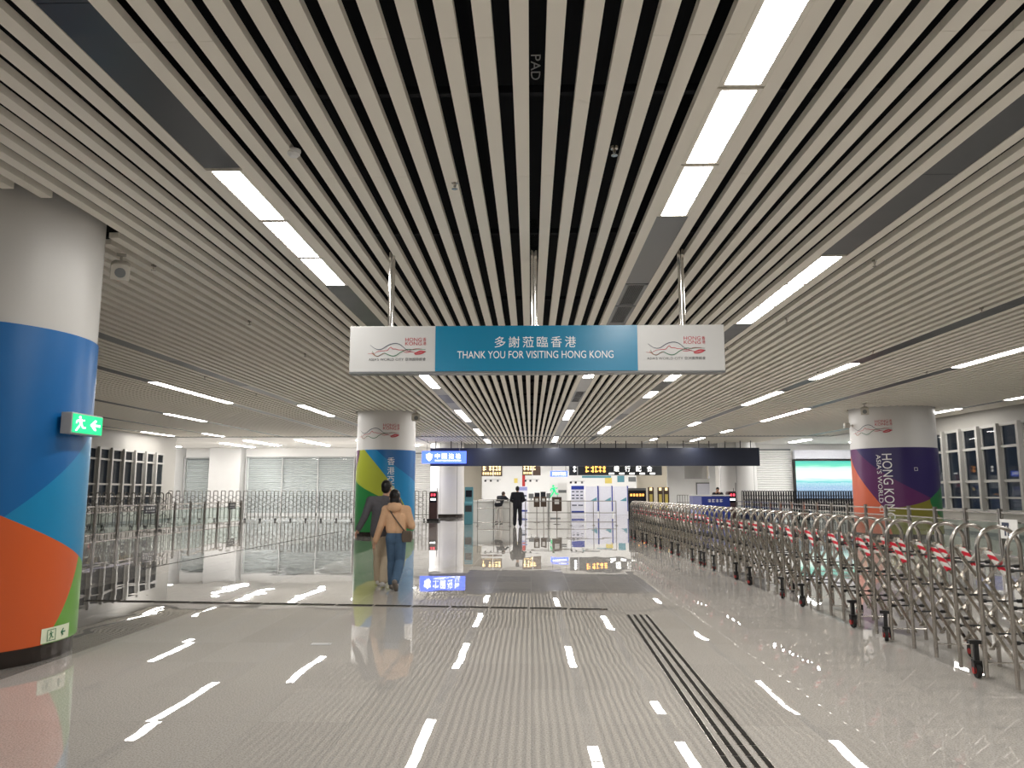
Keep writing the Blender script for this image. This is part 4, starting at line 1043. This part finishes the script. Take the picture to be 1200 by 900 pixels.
# right end of the hall: white cabin with a dark opening and a cupboard door
cb = thing('white_cabin', 'white cabin with a dark upper opening behind the blue desk', 'cabin', (at(812, 590, 47.2).x, 47.2, 0))
w_ = at(841, 590, 47.2).x - at(784, 590, 47.2).x
x0 = at(784, 590, 47.2).x - cb.location.x
build(MB().box(x0, x0 + w_, 0.4, 0.5, 0, 2.35).box(x0, x0 + 1.05, 0.3, 0.4, 0, 4.3).box(x0 + 2.55, x0 + w_, 0.3, 0.4, 0, 4.3), 'body', 'white', cb)
build(MB().box(x0 + 1.05, x0 + 2.55, 0.9, 1.0, 2.35, 4.3), 'opening_back', 'wall_grey', cb)
build(MB().box(x0 + 1.8, x0 + 2.6, 0.36, 0.4, 0.1, 2.05), 'door', 'pale_blue', cb); build(MB().box(x0 + 1.74, x0 + 2.66, 0.38, 0.41, 0.0, 2.12), 'door_frame', 'panel_mid', cb)
barrier('short grey railing left of the blue desk', at(794, 590, 41.6).x, at(809, 590, 41.6).x, 41.6, 1.38, 6, 1.0)
pl_ = thing('rope_post', 'thin dark upright post right of the blue desk', 'post', (at(861.5, 590, 39).x, 39, 0))
build(MB().cyl((0, 0, 0), (0.06, 0, 2.0), 0.018, 8), 'pole', 'black', pl_); build(MB().lathe([(0.16, 0), (0.16, 0.02), (0.03, 0.03)], 16), 'base', 'black', pl_)

# ---------------------------------------------------------------- people
M['skin'] = mat('skin', srgb(205, 160, 132), 0.5, 0, 0.05, 12)
M['hair'] = mat('black_hair', (0.012, 0.011, 0.012), 0.45, 0, 0.3, 40)
M['hair_brown'] = mat('brown_hair', (0.06, 0.035, 0.025), 0.5, 0, 0.3, 40)
M['grey_shirt'] = mat('charcoal_cotton', srgb(98, 97, 102), 0.85, 0, 0.10, 14, 0.3, 0.35)
M['khaki'] = mat('khaki_cotton', srgb(200, 183, 158), 0.85, 0, 0.08, 12, 0.3, 0.3)
M['beige_knit'] = mat('camel_knit', srgb(226, 184, 148), 0.9, 0, 0.07, 18, 0.2, 0.3)
M['denim'] = mat('blue_denim', srgb(82, 108, 136), 0.85, 0, 0.14, 16, 0.3, 0.3)
M['black_cloth'] = mat('black_cloth', (0.018, 0.019, 0.026), 0.8, 0, 0.15, 10, 0.3, 0.3)
M['trainer'] = mat('white_trainer', (0.62, 0.60, 0.57), 0.6)
M['shoe_grey'] = mat('grey_trainer', srgb(120, 112, 105), 0.6)
M['bag'] = mat('taupe_leather', srgb(98, 84, 72), 0.5)
M['eye'] = mat('dark_eye', (0.02, 0.015, 0.012), 0.2)
M['pale_cloth'] = mat('pale_trousers', srgb(205, 200, 196), 0.85, 0, 0.08, 10)

def vec(p): return Vector(p)
def blob(parts, voxel=0.008, smooth=4, name='form'):
    """one continuous skin over tapering limbs: ('c', p0, p1, r0, r1) or ('e', centre, (rx, ry, rz), (ax, ay, az))"""
    mb = MB()
    for q in parts:
        if q[0] == 'c':
            _, p0, p1, r0, r1 = q; p0, p1 = vec(p0), vec(p1); d = (p1 - p0); L = d.length
            if L < 1e-5: mb.sphere(p0, r0, 14, 10); continue
            d /= L; a = d.orthogonal().normalized(); b = d.cross(a); seg = 14; vs_ = []; rows = []
            prof = [(-math.cos(t) * r0, math.sin(t) * r0) for t in [PI / 2 * i / 4 for i in range(0, 5)]] + [(L + math.sin(t) * r1, math.cos(t) * r1) for t in [PI / 2 * i / 4 for i in range(0, 5)]]
            for s_, r_ in prof:
                r_ = max(r_, 0.0004)
                for k in range(seg):
                    an = 2 * PI * k / seg; vs_.append(p0 + d * s_ + a * math.cos(an) * r_ + b * math.sin(an) * r_)
            n = len(prof)
            fs = [(i * seg + k, i * seg + (k + 1) % seg, (i + 1) * seg + (k + 1) % seg, (i + 1) * seg + k) for i in range(n - 1) for k in range(seg)] + [tuple(range(seg))[::-1], tuple((n - 1) * seg + k for k in range(seg))]
            mb.add(vs_, fs)
        else:
            c, r, ro = q[1], q[2], (q[3] if len(q) > 3 else (0, 0, 0))
            R_ = Matrix.Rotation(ro[2], 3, 'Z') @ Matrix.Rotation(ro[1], 3, 'Y') @ Matrix.Rotation(ro[0], 3, 'X')
            t = MB().sphere((0, 0, 0), 1, 20, 14)
            mb.add([vec(c) + R_ @ Vector((v[0] * r[0], v[1] * r[1], v[2] * r[2])) for v in t.v], t.f)
    me = bpy.data.meshes.new('raw'); me.from_pydata(mb.v, [], mb.f)
    bm = bmesh.new(); bm.from_mesh(me); bmesh.ops.remove_doubles(bm, verts=bm.verts, dist=1e-5); bmesh.ops.recalc_face_normals(bm, faces=bm.faces); bm.to_mesh(me); bm.free()
    o = bpy.data.objects.new('raw', me); COL.objects.link(o)
    m = o.modifiers.new('r', 'REMESH'); m.mode = 'VOXEL'; m.voxel_size = voxel
    m = o.modifiers.new('s', 'SMOOTH'); m.iterations = smooth; m.factor = 0.5
    bpy.context.view_layer.update()
    out = bpy.data.meshes.new_from_object(o.evaluated_get(bpy.context.evaluated_depsgraph_get())); out.name = name
    bpy.data.objects.remove(o); bpy.data.meshes.remove(me)
    return out
def part(name, parts, m, parent, voxel=0.010, smooth=5):
    me = blob(parts, voxel, smooth, name); me.materials.clear(); me.materials.append(M[m])
    me.polygons.foreach_set('use_smooth', [True] * len(me.polygons))
    o = bpy.data.objects.new(name, me); COL.objects.link(o); o.parent = parent
    return o
def hand_parts(wr, el, thumb_side, curl=0.5, sc=1.0):
    """palm, four unequal bent fingers and a thumb, carried on from the forearm"""
    d = (wr - el).normalized(); side = thumb_side - d * thumb_side.dot(d); side.normalize(); nrm = d.cross(side)
    P = [('c', wr - d * 0.03, wr + d * 0.02, 0.026 * sc, 0.026 * sc)]
    palm_end = wr + d * 0.085 * sc
    for q in (-0.027, -0.009, 0.009, 0.027): P.append(('c', wr + d * 0.012 + side * q * 0.6, palm_end + side * q * sc, 0.015 * sc, 0.0125 * sc))
    for q, L in ((0.030, 0.070), (0.010, 0.080), (-0.010, 0.074), (-0.030, 0.058)):
        p = palm_end + side * q * sc; dd = d.copy()
        for k, f in enumerate((0.45, 0.32, 0.23)):
            dd = (dd + nrm * curl * (0.35 + 0.35 * k)).normalized(); nx = p + dd * L * f * sc
            P.append(('c', p, nx, 0.0092 * sc, 0.0082 * sc)); p = nx
    p = wr + d * 0.025 + side * 0.024
    for k, L in enumerate((0.038, 0.030)):
        dd = (d * 0.75 + side * (0.65 - 0.4 * k) + nrm * curl * 0.4).normalized(); nx = p + dd * L * sc; P.append(('c', p, nx, 0.0115 * sc, 0.010 * sc)); p = nx
    return P
def person(label, loc, rz, J, H=1.0, hair='short', top='grey_shirt', legs='khaki', shoe='trainer', hairm='hair', sex='m', voxel=0.008, group=None, loose=1.0, curl=0.5, sleeve=1.0):
    """J: joints, facing +y. hip and foot joints in metres"""
    t = thing('person', label, 'person', loc, rz, group)
    g = {k: vec(v) for k, v in J.items()}
    pel, che, nk, hd = g['pelvis'], g['chest'], g['neck'], g['head']
    look = g.get('look', Vector((0, 1, 0))).normalized() if 'look' in g else Vector((0, 1, 0))
    right = look.cross(Vector((0, 0, 1))).normalized(); ang = math.atan2(-look.x, look.y)
    sw = 1.0 if sex == 'm' else 0.88
    E = Vector((1, 0, 0)); ax = (g['shR'] - g['shL']).normalized()
    def torso(k):
        return [('c', pel + ax * s_ * 0.075 * sw, pel + ax * s_ * 0.062 * sw + (che - pel) * 0.5, 0.105 * sw + k, 0.092 * sw + k) for s_ in (-1, 1)] + \
               [('c', pel + (che - pel) * 0.45 + ax * s_ * 0.062 * sw, che + ax * s_ * 0.078 * sw, 0.094 * sw + k, 0.105 * sw + k) for s_ in (-1, 1)] + \
               [('c', che, nk - (nk - che) * 0.25, 0.10 * sw + k, 0.068 * sw + k), ('c', nk - (nk - che) * 0.3 , g['shL'], 0.062 * sw + k, 0.056 * sw + k), ('c', nk - (nk - che) * 0.3, g['shR'], 0.062 * sw + k, 0.056 * sw + k),
                ('c', che + (g['shL'] - che) * 0.3, g['shL'], 0.085 * sw + k * .5, 0.056 * sw + k), ('c', che + (g['shR'] - che) * 0.3, g['shR'], 0.085 * sw + k * .5, 0.056 * sw + k)]
    def arm(s_, k, end=1.0):
        sh, el, wr = g['sh' + s_], g['el' + s_], g['wr' + s_]
        return [('c', sh, el, 0.054 * sw + k, 0.041 * sw + k), ('c', el, el + (wr - el) * end, 0.041 * sw + k, (0.029 + 0.012 * (1 - end)) * sw + k)]
    def leg(s_, k, end=1.0, flare=0.0):
        hp, kn, an = g['hip' + s_], g['kn' + s_], g['an' + s_]
        return [('c', hp, kn, 0.088 * sw + k, 0.058 * sw + k + flare * 0.5), ('c', kn, kn + (an - kn) * 0.35, 0.057 * sw + k + flare * .5, 0.058 * sw + k + flare * .7), ('c', kn + (an - kn) * 0.3, kn + (an - kn) * end, 0.058 * sw + k + flare * .7, 0.038 * sw + k + flare)]
    body = torso(0) + arm('L', 0) + arm('R', 0) + leg('L', 0) + leg('R', 0)
    body += [('c', nk - (nk - che) * 0.2, hd - Vector((0, 0, 0.07)), 0.056 * sw, 0.052 * sw)]
    body += [('e', hd + Vector((0, 0, 0.015)), (0.076, 0.094, 0.108), (0, 0, ang)), ('e', hd + look * 0.028 - Vector((0, 0, 0.06)), (0.056, 0.062, 0.062), (0, 0, ang)),
             ('c', hd + look * 0.092 + Vector((0, 0, 0.012)), hd + look * 0.112 - Vector((0, 0, 0.028)), 0.009, 0.014), ('e', hd + look * 0.082 + Vector((0, 0, 0.035)), (0.052, 0.014, 0.012), (0, 0, ang)),
             ('e', hd + look * 0.084 - Vector((0, 0, 0.062)), (0.024, 0.011, 0.009), (0, 0, ang)), ('e', hd + look * 0.078 - Vector((0, 0, 0.098)), (0.022, 0.016, 0.016), (0, 0, ang))]
    for s_ in (-1, 1): body.append(('e', hd + right * s_ * 0.078 - Vector((0, 0, 0.01)) - look * 0.006, (0.012, 0.022, 0.032), (0, 0, ang)))
    for s_, sg in (('L', 1), ('R', -1)): body += hand_parts(g['wr' + s_], g['el' + s_], g.get('th' + s_, Vector((0, 1, 0.1))), curl)
    for s_ in 'LR':
        an = g['an' + s_]; td = g.get('toe' + s_, Vector((0, 1, 0))).normalized()
        body.append(('c', an, an + td * 0.12 - Vector((0, 0, 0.035)), 0.036, 0.03))
    part('body', body, 'skin', t, 0.006, 3)
    # clothes
    hem = g.get('hem', None)
    part('top', torso(0.020 * loose) + arm('L', 0.016 * loose, sleeve) + arm('R', 0.016 * loose, sleeve) +
         [('c', pel + ax * s_ * 0.08 * sw - Vector((0, 0, 0.03)), che + ax * s_ * 0.08 * sw, 0.115 * sw + 0.012 * loose, 0.10 * sw + 0.012 * loose) for s_ in (-1, 1)] if 'crop' not in g else
         [q for q in torso(0.020 * loose) if q[0] == 'c' and q[1].z > g['crop'].z] + [('c', g['crop'] + ax * s_ * 0.07 * sw, che + ax * s_ * 0.08 * sw, 0.105 * sw + 0.018, 0.105 * sw + 0.016) for s_ in (-1, 1)] + arm('L', 0.018 * loose, sleeve) + arm('R', 0.018 * loose, sleeve), top, t, voxel)
    part('trousers', [('c', pel + ax * s_ * 0.07 * sw + Vector((0, 0, 0.05)), pel + ax * s_ * 0.078 * sw - Vector((0, 0, 0.06)), 0.104 * sw, 0.112 * sw) for s_ in (-1, 1)] + leg('L', 0.020, 0.97, 0.012 * loose) + leg('R', 0.020, 0.97, 0.012 * loose), legs, t, voxel)
    for s_ in 'LR':
        an = g['an' + s_]; td = g.get('toe' + s_, Vector((0, 1, 0))).normalized(); sd = td.cross(Vector((0, 0, 1))).normalized(); up = sd.cross(td)
        h = an - up * 0.055
        part('shoe', [('c', h - td * 0.045, h + td * 0.10, 0.040, 0.042), ('c', h + td * 0.10 - up * 0.004, h + td * 0.16 - up * 0.01, 0.042, 0.030), ('c', h - td * 0.03 + up * 0.01, an, 0.042, 0.046)], shoe, t, 0.008, 3)
    up = Vector((0, 0, 1))
    if hair == 'short':
        hp_ = [('e', hd + up * 0.034 - look * 0.012, (0.088, 0.102, 0.104), (0, 0, ang)), ('e', hd - up * 0.02 - look * 0.042, (0.074, 0.062, 0.075), (0, 0, ang)), ('e', hd + up * 0.07 + look * 0.04, (0.07, 0.06, 0.055), (0, 0, ang))]
    else:
        hp_ = [('e', hd + up * 0.030 - look * 0.012, (0.090, 0.104, 0.106), (0, 0, ang)), ('e', hd - up * 0.05 - look * 0.045, (0.082, 0.066, 0.10), (0, 0, ang)), ('e', hd - up * 0.095 - look * 0.055 - right * 0.02, (0.062, 0.045, 0.07), (0.1, 0, ang)), ('e', hd + up * 0.02 - look * 0.10 + up * 0.01, (0.045, 0.035, 0.04), (0, 0, ang))]
    ho = part('hair', hp_, hairm, t, 0.008, 3)
    for s_ in (-1, 1): build(MB().sphere(hd + right * s_ * 0.031 + look * 0.083 + up * 0.012, 0.012, 10, 8), 'eye', 'eye', t)
    return t, g
# walking man: left arm out behind him, weight on the forward foot
man, gm = person('person walking away in a charcoal jacket and khaki trousers, arm around a companion', (-2.42, 12.6, 0), 0.05, {
    'pelvis': (0.02, 0, 0.93), 'chest': (0.03, 0.03, 1.26), 'neck': (0.04, 0.05, 1.47), 'head': (0.065, 0.075, 1.625), 'look': (0.35, 1, 0),
    'shL': (-0.19, 0.0, 1.41), 'elL': (-0.27, -0.10, 1.14), 'wrL': (-0.36, -0.10, 0.96), 'shR': (0.235, 0.05, 1.40), 'elR': (0.34, 0.16, 1.20), 'wrR': (0.30, 0.34, 1.14),
    'hipL': (-0.075, 0, 0.90), 'knL': (-0.06, 0.16, 0.50), 'anL': (-0.07, 0.26, 0.105), 'hipR': (0.105, 0, 0.90), 'knR': (0.08, 0.03, 0.49), 'anR': (0.06, -0.12, 0.115),
    'toeL': (-0.05, 1, 0), 'toeR': (0.05, 1, -0.12), 'thL': (0.2, 1, 0), 'thR': (0, 0.2, 1)}, top='grey_shirt', legs='khaki', loose=1.25)
woman, gw = person('person walking away in a camel knit sweater, blue jeans and a crossbody bag', (-2.12, 12.25, 0), 0.0, {
    'pelvis': (0.0, 0, 0.86), 'chest': (-0.005, 0.02, 1.16), 'neck': (-0.03, 0.04, 1.345), 'head': (-0.045, 0.07, 1.485), 'look': (-0.15, 1, 0), 'crop': (0.0, 0.0, 0.97),
    'shL': (-0.175, 0.02, 1.285), 'elL': (-0.25, -0.02, 1.02), 'wrL': (-0.335, 0.03, 0.80), 'shR': (0.165, 0.02, 1.28), 'elR': (0.255, 0.0, 1.02), 'wrR': (0.17, 0.20, 1.02),
    'hipL': (-0.075, 0, 0.83), 'knL': (-0.075, 0.12, 0.46), 'anL': (-0.07, 0.12, 0.10), 'hipR': (0.075, 0, 0.83), 'knR': (0.07, 0.04, 0.46), 'anR': (0.04, -0.20, 0.17),
    'toeL': (0, 1, 0), 'toeR': (0.05, 0.75, -0.65), 'thL': (0.3, 1, 0), 'thR': (0, 0.2, 1)}, hair='long', top='beige_knit', legs='denim', shoe='shoe_grey', sex='f', loose=1.35)
part('hood', [('e', (-0.03, -0.085, 1.315), (0.115, 0.05, 0.075), (0.35, 0, 0)), ('e', (-0.03, -0.06, 1.36), (0.085, 0.06, 0.045), (0.2, 0, 0)), ('e', (-0.10, -0.02, 1.36), (0.045, 0.06, 0.04)), ('e', (0.04, -0.02, 1.36), (0.045, 0.06, 0.04))], 'beige_knit', woman)
bgt = part('shoulder_strap', [('c', (-0.13, -0.075, 1.33), (-0.02, -0.135, 1.18), 0.012, 0.012), ('c', (-0.02, -0.135, 1.18), (0.12, -0.145, 1.0), 0.012, 0.012), ('c', (0.12, -0.145, 1.0), (0.19, -0.10, 0.90), 0.012, 0.012)], 'bag', woman, 0.006, 2)
sb = build(MB().prism([(-0.10, -0.09), (0.10, -0.09), (0.115, 0.0), (0.10, 0.09), (-0.10, 0.09), (-0.115, 0.0)], lambda a, b, d: (0.20 + a * 0.75, -0.12 + d, 0.86 + b), -0.04, 0.04), 'shoulder_bag', 'bag', woman, bevel=0.015)
person('person in black standing with back turned in the hall centre', (-0.60, 35.0, 0), 0.0, {
    'pelvis': (0, 0, 0.96), 'chest': (0, 0.02, 1.30), 'neck': (0, 0.03, 1.51), 'head': (0, 0.05, 1.665), 'look': (0, 1, 0),
    'shL': (-0.21, 0, 1.45), 'elL': (-0.29, -0.02, 1.17), 'wrL': (-0.17, 0.20, 1.08), 'shR': (0.21, 0, 1.45), 'elR': (0.30, -0.02, 1.17), 'wrR': (0.18, 0.20, 1.10),
    'hipL': (-0.10, 0, 0.93), 'knL': (-0.115, 0.02, 0.50), 'anL': (-0.13, 0, 0.105), 'hipR': (0.10, 0, 0.93), 'knR': (0.115, 0.02, 0.50), 'anR': (0.125, 0, 0.105), 'thL': (0.3, 0.2, 1), 'thR': (-0.3, 0.2, 1)},
    top='black_cloth', legs='black_cloth', shoe='black_cloth', loose=1.5)
person('person in a dark top and pale trousers bending over the writing counter', (-1.62, 38.85, 0), -0.5, {
    'pelvis': (0, 0, 0.93), 'chest': (0, 0.22, 1.18), 'neck': (0, 0.38, 1.31), 'head': (0, 0.50, 1.42), 'look': (0.3, 1, -0.6),
    'shL': (-0.20, 0.32, 1.27), 'elL': (-0.26, 0.50, 1.16), 'wrL': (-0.14, 0.72, 1.16), 'shR': (0.20, 0.32, 1.27), 'elR': (0.26, 0.50, 1.16), 'wrR': (0.12, 0.74, 1.16),
    'hipL': (-0.09, 0, 0.90), 'knL': (-0.10, 0.03, 0.49), 'anL': (-0.10, -0.04, 0.105), 'hipR': (0.09, 0, 0.90), 'knR': (0.10, 0.05, 0.49), 'anR': (0.11, 0.04, 0.105), 'thL': (1, 0, 0.2), 'thR': (-1, 0, 0.2)},
    top='black_cloth', legs='pale_cloth', shoe='black_cloth', hairm='hair_brown', loose=1.3)
person('person in dark uniform behind the blue desk', (at(842, 590, 41.15).x, 41.25, 0), PI - 0.2, {
    'pelvis': (0, 0, 0.98), 'chest': (0, 0.02, 1.30), 'neck': (0, 0.04, 1.51), 'head': (0, 0.07, 1.66), 'look': (0.2, 1, -0.2),
    'shL': (-0.20, 0, 1.45), 'elL': (-0.28, 0.10, 1.30), 'wrL': (-0.14, 0.20, 1.46), 'shR': (0.20, 0, 1.45), 'elR': (0.28, 0.10, 1.30), 'wrR': (0.14, 0.20, 1.46),
    'hipL': (-0.10, 0, 0.95), 'knL': (-0.11, 0.02, 0.50), 'anL': (-0.12, 0, 0.105), 'hipR': (0.10, 0, 0.95), 'knR': (0.11, 0.02, 0.50), 'anR': (0.12, 0, 0.105), 'thL': (1, 0, 0.2), 'thR': (-1, 0, 0.2)},
    top='black_cloth', legs='black_cloth', shoe='black_cloth', loose=1.2)

man.scale = (0.972,) * 3
woman.scale = (0.962,) * 3
